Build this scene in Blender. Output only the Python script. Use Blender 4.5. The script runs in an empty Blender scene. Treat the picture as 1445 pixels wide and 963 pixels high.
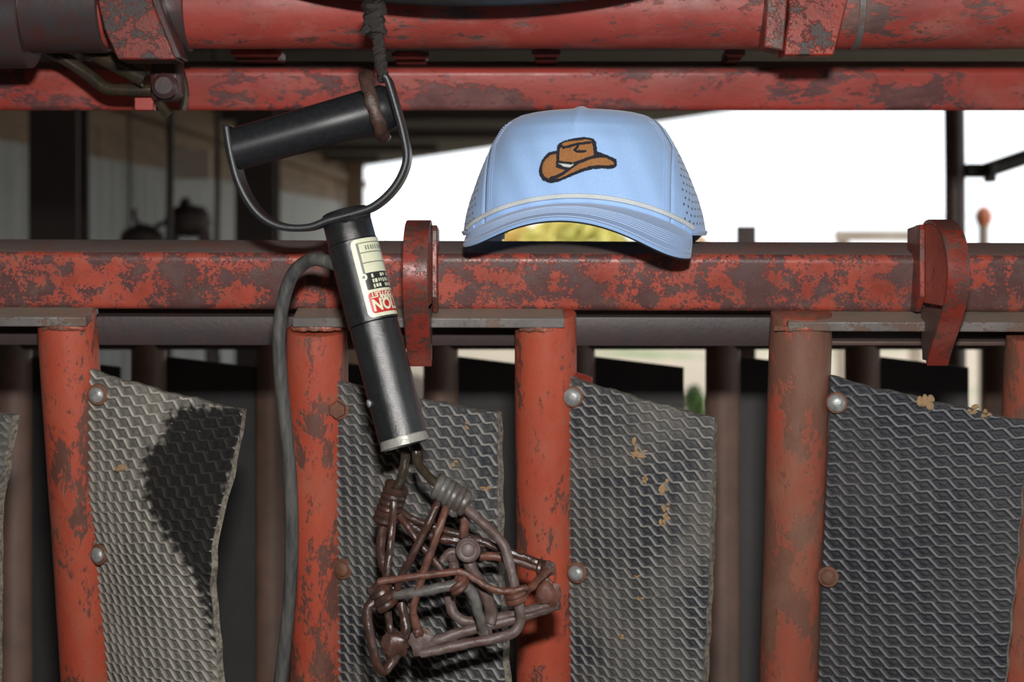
import bpy, math, random
import numpy as np
from mathutils import Vector, Matrix, noise
random.seed(7); rng = np.random.default_rng(7)
SC = bpy.context.scene
COL = SC.collection
F = 2400.0; CX = 722.5; HY = 330.0; EYE = 1.5
PI = math.pi

# ------------------------------------------------------------------ camera, sky, lights, exposure
cam_d = bpy.data.cameras.new('camera'); cam = bpy.data.objects.new('camera', cam_d); COL.objects.link(cam)
cam.location = (0, 0, EYE); cam.rotation_euler = (PI/2, 0, 0)
cam_d.sensor_width = 36.0; cam_d.lens = F/1445*36.0
cam_d.shift_y = -(481.5-HY)/1445.0
cam_d.clip_start = 0.02; cam_d.clip_end = 300
cam_d.dof.use_dof = True; cam_d.dof.focus_distance = 1.21; cam_d.dof.aperture_fstop = 8.5
SC.camera = cam
world = bpy.data.worlds.new('world'); SC.world = world; world.use_nodes = True
bg = world.node_tree.nodes['Background']
bg.inputs[0].default_value = (0.93, 0.965, 1.0, 1); bg.inputs[1].default_value = 1.7
fl = bpy.data.lights.new('camera_flash', 'AREA'); fl.shape = 'RECTANGLE'; fl.size = 0.05; fl.size_y = 0.03
fl.energy = 17.0; fl.color = (1.0, 0.97, 0.94)
flo = bpy.data.objects.new('camera_flash', fl); COL.objects.link(flo)
flo.location = (0.015, 0.0, EYE+0.13); flo.rotation_euler = (math.radians(86), 0, 0)
SC.view_settings.view_transform = 'Standard'; SC.view_settings.look = 'None'
SC.view_settings.exposure = 0.0; SC.view_settings.gamma = 1.0
try: SC.view_settings.use_curve_mapping = False
except Exception: pass

# ------------------------------------------------------------------ coordinates
def W(px, py, Y):
    return Vector(((px-CX)*Y/F, Y, EYE+(HY-py)*Y/F))
TH = math.radians(11)
BV = Vector((0, math.cos(TH), math.sin(TH)))      # panel backwards
UV_ = Vector((0, -math.sin(TH), math.cos(TH)))    # panel upwards
def PP(px, py, o=0.0):                            # a point on the leaning side panel, o = distance behind its face
    k = math.tan(TH)
    Y = (1.30 + o - 0.0063)/(1 - k*(py-HY)/F)
    return W(px, py, Y)

# ------------------------------------------------------------------ materials
def mat_new(name):
    m = bpy.data.materials.new(name); m.use_nodes = True
    nt = m.node_tree; b = nt.nodes['Principled BSDF']
    return m, nt, b
def N(nt, t, **kw):
    n = nt.nodes.new(t)
    for k, v in kw.items():
        if hasattr(n, k): setattr(n, k, v)
        else: n.inputs[k].default_value = v
    return n
def c4(c): return (c[0], c[1], c[2], 1)
def noise_n(nt, scale, detail=6, rough=.6, dist=0, vec=None):
    n = nt.nodes.new('ShaderNodeTexNoise'); n.inputs['Scale'].default_value = scale
    n.inputs['Detail'].default_value = detail; n.inputs['Roughness'].default_value = rough; n.inputs['Distortion'].default_value = dist
    if vec is not None: nt.links.new(vec, n.inputs['Vector'])
    return n.outputs['Fac']
def ramp(nt, fac, a, b_, lo=0.0, hi=1.0):
    r = nt.nodes.new('ShaderNodeMapRange'); nt.links.new(fac, r.inputs[0])
    r.inputs[1].default_value = a; r.inputs[2].default_value = b_; r.inputs[3].default_value = lo; r.inputs[4].default_value = hi
    return r.outputs[0]
def mixc(nt, fac, a, b_):
    m = nt.nodes.new('ShaderNodeMix'); m.data_type = 'RGBA'
    if isinstance(fac, float): m.inputs[0].default_value = fac
    else: nt.links.new(fac, m.inputs[0])
    for i, c in ((6, a), (7, b_)):
        if isinstance(c, tuple): m.inputs[i].default_value = c4(c)
        else: nt.links.new(c, m.inputs[i])
    return m.outputs[2]
def bump(nt, b, h, dist=.001, strength=.5):
    n = nt.nodes.new('ShaderNodeBump'); n.inputs['Strength'].default_value = strength; n.inputs['Distance'].default_value = dist
    nt.links.new(h, n.inputs['Height']); nt.links.new(n.outputs[0], b.inputs['Normal'])
def objvec(nt, scale=(1,1,1)):
    tc = nt.nodes.new('ShaderNodeTexCoord'); mp = nt.nodes.new('ShaderNodeMapping'); mp.inputs['Scale'].default_value = scale
    nt.links.new(tc.outputs['Object'], mp.inputs['Vector']); return mp.outputs[0]
def paint(name, base, chip, amt=.5, scale=28, dust=(.25,.2,.16), dusty=.25, rough=.42, fine=.5, stretch=(1,1,1), metal=0.0, second=None, top=0.0, topc=(.13,.105,.09)):
    m, nt, b = mat_new(name); v = objvec(nt, stretch)
    n1 = noise_n(nt, scale, 10, .68, .15, v); n2 = noise_n(nt, scale*9, 4, .7, 0, v); n3 = noise_n(nt, scale*.35, 3, .5, 0, v)
    add = nt.nodes.new('ShaderNodeMath'); add.operation = 'MULTIPLY_ADD'
    nt.links.new(n2, add.inputs[0]); add.inputs[1].default_value = .25*fine; nt.links.new(n1, add.inputs[2])
    add2 = nt.nodes.new('ShaderNodeMath'); add2.operation = 'MULTIPLY_ADD'
    nt.links.new(n3, add2.inputs[0]); add2.inputs[1].default_value = .5; nt.links.new(add.outputs[0], add2.inputs[2])
    t = .75 + .125*fine - (amt-.5)*.35
    chipf = ramp(nt, add2.outputs[0], t, t+.035)
    var = noise_n(nt, scale*.6, 4, .6, 0, v)
    basev = mixc(nt, ramp(nt, var, .35, .68), base, second if second else tuple(x*.62 for x in base))
    col = mixc(nt, chipf, basev, chip)
    d = ramp(nt, noise_n(nt, scale*.8, 7, .7, .3, v), .48, .75, 0, dusty)
    col = mixc(nt, d, col, dust)
    spot = ramp(nt, noise_n(nt, scale*3.2, 5, .75, .2, v), .60, .64, 0, .8)
    col = mixc(nt, spot, col, tuple(x*.8 for x in chip))
    grime = ramp(nt, noise_n(nt, scale*12, 4, .8, 0, v), .60, .68, 0, .55)
    col = mixc(nt, grime, col, tuple(x*.55 for x in chip))
    if top:        # dirt that has settled on upward faces
        gm = nt.nodes.new('ShaderNodeNewGeometry'); sx = nt.nodes.new('ShaderNodeSeparateXYZ'); nt.links.new(gm.outputs['Normal'], sx.inputs[0])
        mu = nt.nodes.new('ShaderNodeMath'); mu.operation = 'MULTIPLY'
        nt.links.new(ramp(nt, sx.outputs[2], .80, .93, 0, top), mu.inputs[0]); nt.links.new(ramp(nt, n1, .3, .5, .5, 1), mu.inputs[1])
        col = mixc(nt, mu.outputs[0], col, topc)
    nt.links.new(col, b.inputs['Base Color'])
    nt.links.new(ramp(nt, n1, .3, .8, rough-.08, rough+.25), b.inputs['Roughness'])
    b.inputs['Metallic'].default_value = metal
    inv = ramp(nt, chipf, 0, 1, 1, 0)
    mm = nt.nodes.new('ShaderNodeMath'); mm.operation = 'MULTIPLY_ADD'
    nt.links.new(n2, mm.inputs[0]); mm.inputs[1].default_value = .6; nt.links.new(inv, mm.inputs[2])
    bump(nt, b, mm.outputs[0], .0006, .45)
    return m
def plain(name, base, rough=.6, second=None, scale=40, metal=0.0, bmp=.3, bdist=.0008, stretch=(1,1,1)):
    m, nt, b = mat_new(name); v = objvec(nt, stretch)
    n = noise_n(nt, scale, 8, .65, 0, v)
    col = mixc(nt, ramp(nt, n, .35, .68), base, second or tuple(x*.6 for x in base))
    nt.links.new(col, b.inputs['Base Color']); b.inputs['Roughness'].default_value = rough; b.inputs['Metallic'].default_value = metal
    if bmp: bump(nt, b, noise_n(nt, scale*4, 5, .6, 0, v), bdist, bmp)
    return m
M = {}
M['red_rail'] = paint('rail_red_paint', (.40,.072,.045), (.088,.038,.036), .55, 52, dusty=.25, rough=.36, top=.9, topc=(.20,.165,.15), fine=1.9)
M['red_post'] = paint('post_red_paint', (.42,.080,.042), (.12,.05,.037), .34, 42, dust=(.27,.15,.10), dusty=.50, rough=.42, stretch=(1,1,.45), second=(.36,.055,.03), fine=1.3)
M['red_post_b'] = paint('worn_post_paint', (.36,.075,.045), (.17,.075,.05), .50, 36, dust=(.24,.14,.09), dusty=.7, rough=.45, stretch=(1,1,.5), fine=1.3, second=(.25,.08,.05))
M['red_top'] = paint('pipe_red_paint', (.35,.055,.042), (.09,.05,.045), .30, 30, fine=1.2, dust=(.36,.17,.14), dusty=.65, rough=.45, stretch=(.5,1,1))
M['red_beam'] = paint('beam_red_paint', (.40,.055,.04), (.10,.035,.035), .36, 30, fine=1.2, dust=(.36,.15,.13), dusty=.5, rough=.4, stretch=(.5,1,1), top=.6)
M['red_dark'] = paint('strap_red_paint', (.27,.038,.025), (.095,.042,.034), .56, 44, fine=1.8, dusty=.3, rough=.35)
M['red_deep'] = paint('clamp_red_paint', (.30,.026,.010), (.03,.014,.012), .50, 40, fine=1.3, dusty=.05, rough=.35)
M['red_face'] = paint('web_red_paint', (.46,.09,.055), (.11,.045,.04), .32, 34, dusty=.12, rough=.5)
M['steel_brown'] = plain('brown_mill_steel', (.115,.075,.062), .42, (.075,.042,.036), 30)
M['steel_grey'] = paint('dusty_grey_steel', (.17,.155,.15), (.13,.08,.06), .5, 40, fine=1.5, dusty=.3, rough=.42, top=1.0, topc=(.28,.235,.185))
M['red_clamp_dark'] = paint('dark_clamp_paint', (.20,.024,.014), (.035,.022,.022), .58, 40, fine=1.6, dusty=.1, rough=.4)  # darker red with more dark chips, for the left clamp plate
M['far_post'] = plain('brown_far_post', (.20,.115,.085), .6, (.11,.07,.055), 14)
M['steel_dark'] = plain('dark_bar_steel', (.04,.032,.034), .5, (.055,.035,.033), 60)
M['grease'] = plain('greasy_grey_steel', (.042,.040,.043), .36, (.075,.022,.018), 34)
M['black_gloss'] = plain('black_plastic', (.010,.011,.013), .36, (.017,.018,.02), 300, bmp=.45, bdist=.0002)
M['black_enamel'] = plain('black_enamel', (.009,.010,.011), .19, (.018,.019,.02), 330, bmp=.9, bdist=.0003)
M['ring_metal'] = plain('zinc_ring', (.42,.42,.38), .35, (.28,.28,.25), 120, metal=.35)
M['oily'] = plain('oily_black_rod', (.022,.02,.016), .25, (.05,.035,.02), 90)
M['scaled'] = plain('heat_scaled_rod', (.115,.088,.082), .48, (.075,.038,.03), 130)
M['blue_steel'] = plain('grey_heated_wire', (.115,.115,.11), .4, (.065,.045,.036), 100)
M['rust_rod'] = plain('rusty_wire', (.14,.052,.032), .5, (.05,.024,.02), 110)
M['dark_rust'] = plain('dark_rusty_wire', (.026,.018,.016), .33, (.075,.030,.02), 110)
M['rubber_cable'] = plain('cable_rubber', (.035,.038,.042), .42, (.11,.105,.095), 60, stretch=(3,3,.5))
M['twine'] = plain('greasy_twine', (.04,.033,.029), .36, (.015,.012,.011), 500, bmp=.9, bdist=.0012)
M['loop'] = plain('leather_loop', (.075,.04,.03), .35, (.03,.018,.014), 200, bmp=.6)
M['dish'] = plain('black_dish', (.018,.018,.019), .4, (.03,.029,.028), 60)
M['zinc'] = plain('bolt_zinc', (.38,.40,.40), .35, (.2,.2,.19), 200, metal=.3)
M['rust'] = plain('rusty_washer', (.18,.075,.04), .65, (.10,.045,.03), 200)
M['mud'] = plain('dried_mud', (.38,.25,.13), .9, (.25,.16,.085), 300, bmp=.8, bdist=.001)
M['wood'] = plain('weathered_board', (.30,.22,.15), .8, (.2,.14,.09), 20, stretch=(6,6,.6))
M['barn_wood'] = plain('brown_barn_board', (.17,.11,.065), .85, (.10,.065,.038), 4, stretch=(.5,.5,6))
M['galv'] = plain('dull_galvanised_sheet', (.21,.215,.205), .6, (.16,.165,.155), 3)
M['post_dark'] = plain('dark_barn_steel', (.05,.035,.03), .7, (.035,.022,.02), 6)
M['roof'] = plain('roof_underside', (.05,.042,.03), .9, (.035,.028,.02), 2)
M['hat_front'] = None
for k_, sp_ in (('black_gloss', .28), ('black_enamel', .85)): M[k_].node_tree.nodes['Principled BSDF'].inputs['Specular IOR Level'].default_value = sp_
def cloth(name, c, weave=1500):
    m, nt, b = mat_new(name); v = objvec(nt)
    n = noise_n(nt, 900, 3, .6, 0, v)
    nt.links.new(mixc(nt, ramp(nt, n, .3, .7), c, tuple(x*.90 for x in c)), b.inputs['Base Color'])
    b.inputs['Roughness'].default_value = .75
    b.inputs['Sheen Weight'].default_value = .2
    bump(nt, b, n, .0003, .35); return m
M['cap_blue'] = cloth('cap_blue_fabric', (.335,.53,.86))
M['brim_blue'] = cloth('brim_blue_fabric', (.30,.48,.80))
M['cap_rope'] = plain('cap_rope', (.62,.66,.66), .6, (.5,.54,.55), 900, bmp=.4, bdist=.0003)
M['stitch'] = plain('pale_thread', (.45,.60,.85), .7, (.40,.55,.8), 500)
M['under_black'] = plain('black_lining', (.012,.012,.014), .8, None, 200)
M['hole'] = plain('perforation_shadow', (.10,.14,.20), .9, None, 200, bmp=0)
M['thread_black'] = plain('black_embroidery', (.012,.013,.02), .75, (.03,.032,.05), 1800, bmp=1, bdist=.0006)
M['thread_brown'] = plain('brown_embroidery', (.56,.25,.085), .8, (.30,.12,.035), 1100, bmp=1, bdist=.0006)
M['thread_white'] = plain('white_embroidery', (.75,.75,.70), .7, (.6,.65,.62), 1500, bmp=.8, bdist=.0005)
M['lab_cream'] = plain('cream_label', (.66,.68,.50), .35, (.60,.62,.46), 200, bmp=0)
M['lab_grey'] = plain('grey_label_print', (.16,.16,.12), .4, None, 200, bmp=0)
M['lab_black'] = plain('black_label_print', (.03,.03,.028), .35, None, 200, bmp=0)
M['lab_red'] = plain('red_label_print', (.50,.022,.025), .35, (.42,.02,.022), 200, bmp=0)
M['leaf_y'] = plain('yellow_leaves', (.85,.72,.22), .8, (.62,.62,.18), 3, bmp=0)
M['leaf_o'] = plain('orange_leaves', (.92,.66,.22), .8, (.80,.66,.25), 3, bmp=0)
M['leaf_t'] = plain('dry_leaves', (.90,.74,.52), .8, (.75,.62,.42), 3, bmp=0)
M['leaf_g'] = plain('green_leaves', (.12,.26,.06), .8, (.08,.17,.04), 5, bmp=0)
M['orange'] = plain('orange_post_cap', (.75,.25,.12), .6, (.6,.2,.1), 5)
M['pale_wood'] = plain('pale_board', (.5,.42,.34), .8, (.4,.32,.25), 5)
M['grey_pipe'] = plain('grey_arm_pipe', (.13,.125,.12), .5, (.08,.075,.07), 20)

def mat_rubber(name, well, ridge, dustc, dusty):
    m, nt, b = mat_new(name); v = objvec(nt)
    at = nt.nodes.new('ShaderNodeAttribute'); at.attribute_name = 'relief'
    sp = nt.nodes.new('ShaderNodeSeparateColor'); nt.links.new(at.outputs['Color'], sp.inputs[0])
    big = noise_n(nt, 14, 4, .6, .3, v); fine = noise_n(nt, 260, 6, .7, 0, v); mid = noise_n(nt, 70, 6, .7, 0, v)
    # ridge tops paler than wells: dust, with lit strokes put into the colour
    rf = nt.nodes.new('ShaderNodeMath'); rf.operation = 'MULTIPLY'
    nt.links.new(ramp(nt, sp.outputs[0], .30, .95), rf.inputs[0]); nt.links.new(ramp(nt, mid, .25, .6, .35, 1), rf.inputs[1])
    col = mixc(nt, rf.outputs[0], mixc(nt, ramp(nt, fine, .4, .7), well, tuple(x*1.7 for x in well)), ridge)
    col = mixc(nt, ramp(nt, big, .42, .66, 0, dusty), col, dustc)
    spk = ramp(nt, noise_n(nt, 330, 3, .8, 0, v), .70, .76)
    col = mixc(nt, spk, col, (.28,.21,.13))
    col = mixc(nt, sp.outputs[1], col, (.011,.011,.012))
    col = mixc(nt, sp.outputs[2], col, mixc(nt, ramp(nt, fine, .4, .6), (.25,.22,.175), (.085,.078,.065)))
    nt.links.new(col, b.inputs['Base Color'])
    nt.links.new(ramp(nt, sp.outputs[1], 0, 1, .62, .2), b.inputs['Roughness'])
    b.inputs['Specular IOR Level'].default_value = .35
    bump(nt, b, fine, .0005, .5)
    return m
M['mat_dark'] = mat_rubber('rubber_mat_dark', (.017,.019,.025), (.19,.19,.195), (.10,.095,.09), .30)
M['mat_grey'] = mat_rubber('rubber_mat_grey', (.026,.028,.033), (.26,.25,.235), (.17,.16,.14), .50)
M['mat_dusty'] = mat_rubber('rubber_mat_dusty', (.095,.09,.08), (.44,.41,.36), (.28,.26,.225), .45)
M['mat_back'] = plain('black_far_mat', (.022,.022,.024), .6, (.04,.038,.036), 12)

# ground: straw coloured dirt with patches of grass
m, nt, b = mat_new('paddock_ground'); v = objvec(nt)
g = ramp(nt, noise_n(nt, .55, 6, .65, .4, v), .54, .66)
nt.links.new(mixc(nt, g, mixc(nt, noise_n(nt, 3, 6, .7, 0, v), (.60,.50,.38), (.40,.32,.23)), (.13,.26,.07)), b.inputs['Base Color'])
b.inputs['Roughness'].default_value = .95; M['ground'] = m
M['dirt'] = plain('shed_dirt', (.17,.12,.08), .95, (.09,.065,.045), 6, bmp=.5, bdist=.01)

# ------------------------------------------------------------------ mesh builder
def wloc(o):
    v = Vector((0,0,0))
    while o is not None: v += o.location; o = o.parent
    return v
def cr(P, n=8, closed=False):
    P = [Vector(p) for p in P]
    if len(P) < 3: return [P[0].lerp(P[-1], i/ n) for i in range(n+1)]
    out = []; m_ = len(P)
    for i in range(m_ if closed else m_-1):
        if closed: a, b_, c, d = P[(i-1)%m_], P[i], P[(i+1)%m_], P[(i+2)%m_]
        else: a, b_, c, d = P[max(i-1,0)], P[i], P[i+1], P[min(i+2, m_-1)]
        for k in range(n):
            t = k/n
            out.append(.5*((2*b_)+(c-a)*t+(2*a-5*b_+4*c-d)*t*t+(3*b_-a-3*c+d)*t**3))
    if not closed: out.append(P[-1])
    return out
class MB:
    def __init__(s): s.v = []; s.f = []
    def add(s, vs, fs):
        o = len(s.v); s.v += [tuple(p) for p in vs]; s.f += [tuple(i+o for i in f) for f in fs]; return s
    def tube(s, P, r, n=12, smooth=6, closed=False, flat=1.0, lump=0.0):
        P = cr(P, smooth, closed) if smooth else [Vector(p) for p in P]
        m_ = len(P); rr = r if hasattr(r, '__len__') else None
        up = None; vs = []; fs = []
        for i, p in enumerate(P):
            if closed: t = P[(i+1)%m_]-P[i-1]
            else: t = P[min(i+1, m_-1)]-P[max(i-1, 0)]
            t.normalize()
            if up is None:
                up = Vector((0,-1,0)) if abs(t.y) < .8 else Vector((0,0,1))
            up = (up - t*up.dot(t)); up.normalize(); sd = t.cross(up)
            ri = r if rr is None else rr[0]+(rr[1]-rr[0])*i/(m_-1)
            for k in range(n):
                a = 2*PI*k/n; q = ri
                if lump: q = ri*(1+lump*noise.noise((p+up*math.cos(a)*ri+sd*math.sin(a)*ri)*(.6/ri)))
                vs.append(p + up*math.cos(a)*q*flat + sd*math.sin(a)*q)
        for i in range(m_ if closed else m_-1):
            j = (i+1) % m_
            for k in range(n): fs.append((i*n+k, i*n+(k+1)%n, j*n+(k+1)%n, j*n+k))
        if not closed: fs.append(tuple(range(n-1,-1,-1))); fs.append(tuple((m_-1)*n+k for k in range(n)))
        return s.add(vs, fs)
    def hexa(s, a, b):          # a, b: two matching quads
        vs = list(a)+list(b); n = len(a)
        fs = [tuple(range(n-1,-1,-1)), tuple(range(n, 2*n))]+[(i, (i+1)%n, n+(i+1)%n, n+i) for i in range(n)]
        return s.add(vs, fs)
    def prism(s, poly, vec):
        vec = Vector(vec); poly = [Vector(p) for p in poly]
        return s.hexa(poly, [p+vec for p in poly])
    def box(s, c, d, X=Vector((1,0,0)), Yv=Vector((0,1,0)), Z=Vector((0,0,1))):
        c = Vector(c); x, y, z = X*d[0]/2, Yv*d[1]/2, Z*d[2]/2
        return s.hexa([c-x-y-z, c+x-y-z, c+x+y-z, c-x+y-z], [c-x-y+z, c+x-y+z, c+x+y+z, c-x+y+z])
    def bar(s, A, B, w, h, r, Yv=BV, Z=UV_, n=5):   # rounded rectangular section from A to B (A, B at the centre)
        sec = []
        for cx, cz, a0 in ((1,1,0),(-1,1,90),(-1,-1,180),(1,-1,270)):
            for k in range(n+1):
                a = math.radians(a0+90*k/n); sec.append((cx*(w/2-r)+r*math.cos(a), cz*(h/2-r)+r*math.sin(a)))
        A = Vector(A); B = Vector(B)
        return s.hexa([A+Yv*p[0]+Z*p[1] for p in sec], [B+Yv*p[0]+Z*p[1] for p in sec])
    def lathe(s, c, axis, prof, n=32, ref=None):    # prof: (distance along axis, radius)
        c = Vector(c); axis = Vector(axis).normalized(); ref = ref or (Vector((0,0,1)) if abs(axis.z) < .9 else Vector((1,0,0)))
        u = (ref-axis*ref.dot(axis)).normalized(); w = axis.cross(u); vs = []; fs = []
        for d, r in prof:
            for k in range(n): a = 2*PI*k/n; vs.append(c+axis*d+(u*math.cos(a)+w*math.sin(a))*r)
        for i in range(len(prof)-1):
            for k in range(n): fs.append((i*n+k, i*n+(k+1)%n, (i+1)*n+(k+1)%n, (i+1)*n+k))
        fs.append(tuple(range(n-1,-1,-1))); fs.append(tuple((len(prof)-1)*n+k for k in range(n)))
        return s.add(vs, fs)
    def build(s, name, mat, parent=None, sharp=35, bev=0, label=None):
        me = bpy.data.meshes.new(name); L = wloc(parent)
        me.from_pydata([(p[0]-L.x, p[1]-L.y, p[2]-L.z) for p in s.v], [], s.f)
        me.materials.append(mat); me.polygons.foreach_set('use_smooth', [True]*len(me.polygons))
        import bmesh
        bm = bmesh.new(); bm.from_mesh(me); bmesh.ops.recalc_face_normals(bm, faces=bm.faces); bm.to_mesh(me); bm.free()
        me.set_sharp_from_angle(angle=math.radians(sharp))
        o = bpy.data.objects.new(name, me); COL.objects.link(o); o.parent = parent
        if bev:
            md = o.modifiers.new('bevel', 'BEVEL'); md.width = bev; md.segments = 2; md.limit_method = 'ANGLE'; md.angle_limit = math.radians(35)
        if label: o['label'] = label
        return o
def thing(name, label, cat, loc, group=None):
    o = bpy.data.objects.new(name, None); COL.objects.link(o); o.location = loc; o.empty_display_size = .05
    o['label'] = label; o['category'] = cat
    if group: o['group'] = group
    return o
def tag(o, label, cat, group=None):
    o['label'] = label; o['category'] = cat
    if group: o['group'] = group
    return o
def struct(o): o['kind'] = 'structure'; return o
def solid(name, mb, mat, label, cat, base, **kw):     # one-mesh thing with its origin at its base
    o = mb.build(name, mat, None, **kw); b = Vector(base)
    o.data.transform(Matrix.Translation(-b)); o.location = b
    return tag(o, label, cat)

# ================================================================== SETTING: shed and paddock
ROOF = EYE+.8
g = MB(); g.add([(-60,-4,0),(60,-4,0),(60,120,0),(-60,120,0)], [(0,1,2,3)])
struct(g.build('ground', M['ground']))
g = MB(); g.prism([(-2.2,-3,.002),(4.2,-3,.002),(4.2,2,.002),(2.3,7.7,.002),(-1.8,20.2,.002),(-2.2,21.8,.002)], (0,0,.02))
struct(g.build('floor', M['dirt']))
g = MB(); g.prism([(-2.2,-3,ROOF),(4.2,-3,ROOF),(4.4,2,ROOF),(2.62,7.7,ROOF),(-1.75,20.2,ROOF),(-2.2,21.8,ROOF)], (0,0,.06))
roof = struct(g.build('ceiling', M['roof']))
for k in range(9):                                   # purlins under the roof
    y = 2.6+k*2.1
    xr = min(3.4, 2.25+(y-7.7)*(-4.1/12.5))-.45 if y > 7.7 else 1.9
    MB().box(((xr-1.9)/2, y, ROOF-.035), (xr+1.9, .09, .07)).build('rafter', M['post_dark'], roof)
# corrugated back wall
vs = []; fs = []; nx = 520
for i in range(nx+1):
    y = -3+24.8*i/nx; x = -1.9-.016*math.sin(i*2*PI/5)
    vs += [(x, y, 0), (x, y, EYE+.35)]
    if i: fs.append((2*i-2, 2*i, 2*i+1, 2*i-1))
wl = struct(MB().add(vs, fs).build('wall_left', M['galv'], sharp=80))
for k in range(16):
    y0 = -3+k*1.55
    for j, (z0, z1) in enumerate(((.352,.49),(.495,.63),(.635,.795))):
        MB().box((-1.93+.008*((k+j)%2), y0+.77, EYE+(z0+z1)/2), (.03, 1.53, z1-z0)).build('wall_board', M['barn_wood'], wl)
MB().box((-1.86, 9, EYE+.62), (.08, 25, .07)).build('wall_rail', M['barn_wood'], wl)
g = MB().box((1, -3.05, 1.15), (6.4, .06, 2.3)); struct(g.build('wall_rear', M['barn_wood']))
def shed_post(px0, px1, Y, label, mat='post_dark', top=ROOF, d=None):
    x0 = (px0-CX)*Y/F; x1 = (px1-CX)*Y/F; w = x1-x0; c = (x0+x1)/2; mb = MB()
    f_ = w*.12; dd = d or w                      # I section
    sec = [(-w/2,-dd/2),(w/2,-dd/2),(w/2,-dd/2+f_),(f_/2,-dd/2+f_),(f_/2,dd/2-f_),(w/2,dd/2-f_),(w/2,dd/2),(-w/2,dd/2),(-w/2,dd/2-f_),(-f_/2,dd/2-f_),(-f_/2,-dd/2+f_),(-w/2,-dd/2+f_)]
    mb.hexa([Vector((c+a, Y+b_, 0)) for a, b_ in sec], [Vector((c+a, Y+b_, top)) for a, b_ in sec])
    return solid('shed_post', mb, M[mat], label, 'post', (c, Y, 0))
shed_post(50, 118, 5.0, 'wide dark steel shed post at the far left in front of the grey corrugated wall')
shed_post(336, 392, 9.0, 'dark shed post behind the left end of the black handle grip')
shed_post(488, 513, 19.0, 'tan timber post at the far corner of the shed beside the white daylight', 'barn_wood')
def hang_line(px, Y, y1, label, r=.006):
    mb = MB(); a = W(px, HY-(ROOF-EYE)*F/Y, Y); b_ = W(px+3, y1, Y)
    mb.tube([a, a.lerp(b_, .5)+Vector((.01,0,0)), b_], r, 8)
    return solid('dark_cord', mb, M['post_dark'], label, 'cord', b_)
hang_line(234, 4.2, 420, 'thick dark cord hanging in the shed left of the black handle, ends behind the rail', .009)
hang_line(178, 7.0, 380, 'thin dark cord hanging in front of the corrugated wall beside the wide post', .006)
hang_line(302, 6.0, 380, 'dark cord hanging in the shed close to the left end of the handle grip', .01)
# lumpy machinery in the shed, seen over the rail
mr = thing('shed_machine', 'dark brown lumpy machine standing in the shed, its top showing above the rail', 'machine', (W(262,330,5.5).x, 5.5, 0))
def ell(mb, c, r, n=18, jit=.12):
    vs = []; fs = []; c = Vector(c)
    for i in range(n//2+1):
        for k in range(n):
            a = PI*i/(n//2); b_ = 2*PI*k/n; d = Vector((math.sin(a)*math.cos(b_), math.sin(a)*math.sin(b_), math.cos(a)))
            q = 1+jit*noise.noise(d*2.1+c*9); vs.append(c+Vector((d.x*r[0], d.y*r[1], d.z*r[2]))*q)
    for i in range(n//2):
        for k in range(n): fs.append((i*n+k, i*n+(k+1)%n, (i+1)*n+(k+1)%n, (i+1)*n+k))
    return mb.add(vs, fs)
c0 = W(266, 312, 5.5)
ell(MB(), c0, (.075,.08,.055)).build('housing', M['post_dark'], mr)
ell(MB(), c0+Vector((-.01,0,.055)), (.02,.02,.022)).build('filler_cap', M['post_dark'], mr)
ell(MB(), c0+Vector((-.15,0,-.06)), (.07,.08,.05)).build('motor', M['post_dark'], mr)
MB().tube([c0+Vector((-.13,0,-.03)), c0+Vector((-.17,0,.0)), c0+Vector((-.175,0,.04))], .007).build('lever', M['post_dark'], mr)
MB().tube([c0+Vector((-.03,0,.0)), c0+Vector((-.09,0,-.01)), c0+Vector((-.12,0,-.04))], .008).build('hose', M['post_dark'], mr)
for s in (-1, 1):
    for t_ in (-1, 1): MB().tube([c0+Vector((s*.05,t_*.05,-.03)), Vector((c0.x+s*.16, c0.y+t_*.12, 0))], .012, smooth=2).build('leg', M['post_dark'], mr)
# pale board leaning on wall
pb = MB().box(W(272, 232, 7.6), (.16,.03,.13)); solid('wall_panel', pb, M['pale_wood'], 'small pale tan board high on the shed wall left of the handle', 'board', W(272,252,7.6))

# outdoors
def fence_post(px, y0, Y, w, label, mat='grey_pipe', lean=0.0):
    top = W(px, y0, Y); mb = MB(); mb.lathe((top.x+lean, Y, 0), Vector((-lean, 0, top.z)), [(0,w/2),(top.z-.004,w/2),(top.z,w/2-.004)], 20)
    return solid('fence_post', mb, M[mat], label, 'post', (top.x+lean, Y, 0))
pr = thing('gate_post', 'brown steel post against the white sky behind the right hook, with a grey arm', 'post', (W(1345,330,3.0).x, 3.0, 0))
a = W(1343, 140, 3.0); MB().tube([a, Vector((a.x+.006, 3.0, 1.6)), Vector((a.x+.01, 3.0, 0))], .0175, 20, smooth=4).build('upright', M['steel_brown'], pr)
MB().box(W(1380, 241, 3.0), (.045,.03,.024)).build('arm_bracket', M['grey_pipe'], pr, bev=.003)
MB().box(W(1397, 243, 2.98), (.012,.04,.035)).build('arm_plate', M['grey_pipe'], pr, bev=.002)
MB().tube([W(1394,240,3.0), W(1500,204,3.0), W(1600,168,3.0)], .0135, 16, smooth=3).build('arm', M['grey_pipe'], pr)
mb = MB().box(W(1053, 640, 2.6)+Vector((0,0,0)), (.028,.01,1.36-0.0)); mb = MB(); zt = W(1053,320,2.6)
mb.box((zt.x, 2.6, zt.z/2), (.027,.012,zt.z)); solid('flat_stake', mb, M['steel_brown'], 'flat brown steel stake whose top shows above the rail right of the cap', 'stake', (zt.x,2.6,0))
mb = MB(); c = W(1242, 333, 14); mb.box((c.x, 14, c.z), (.75,.05,.09)); fr = thing('board_fence', 'low pale board fence far out in the daylight beyond the right end of the rail', 'fence', (c.x,14,0))
mb.build('board', M['pale_wood'], fr)
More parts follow.
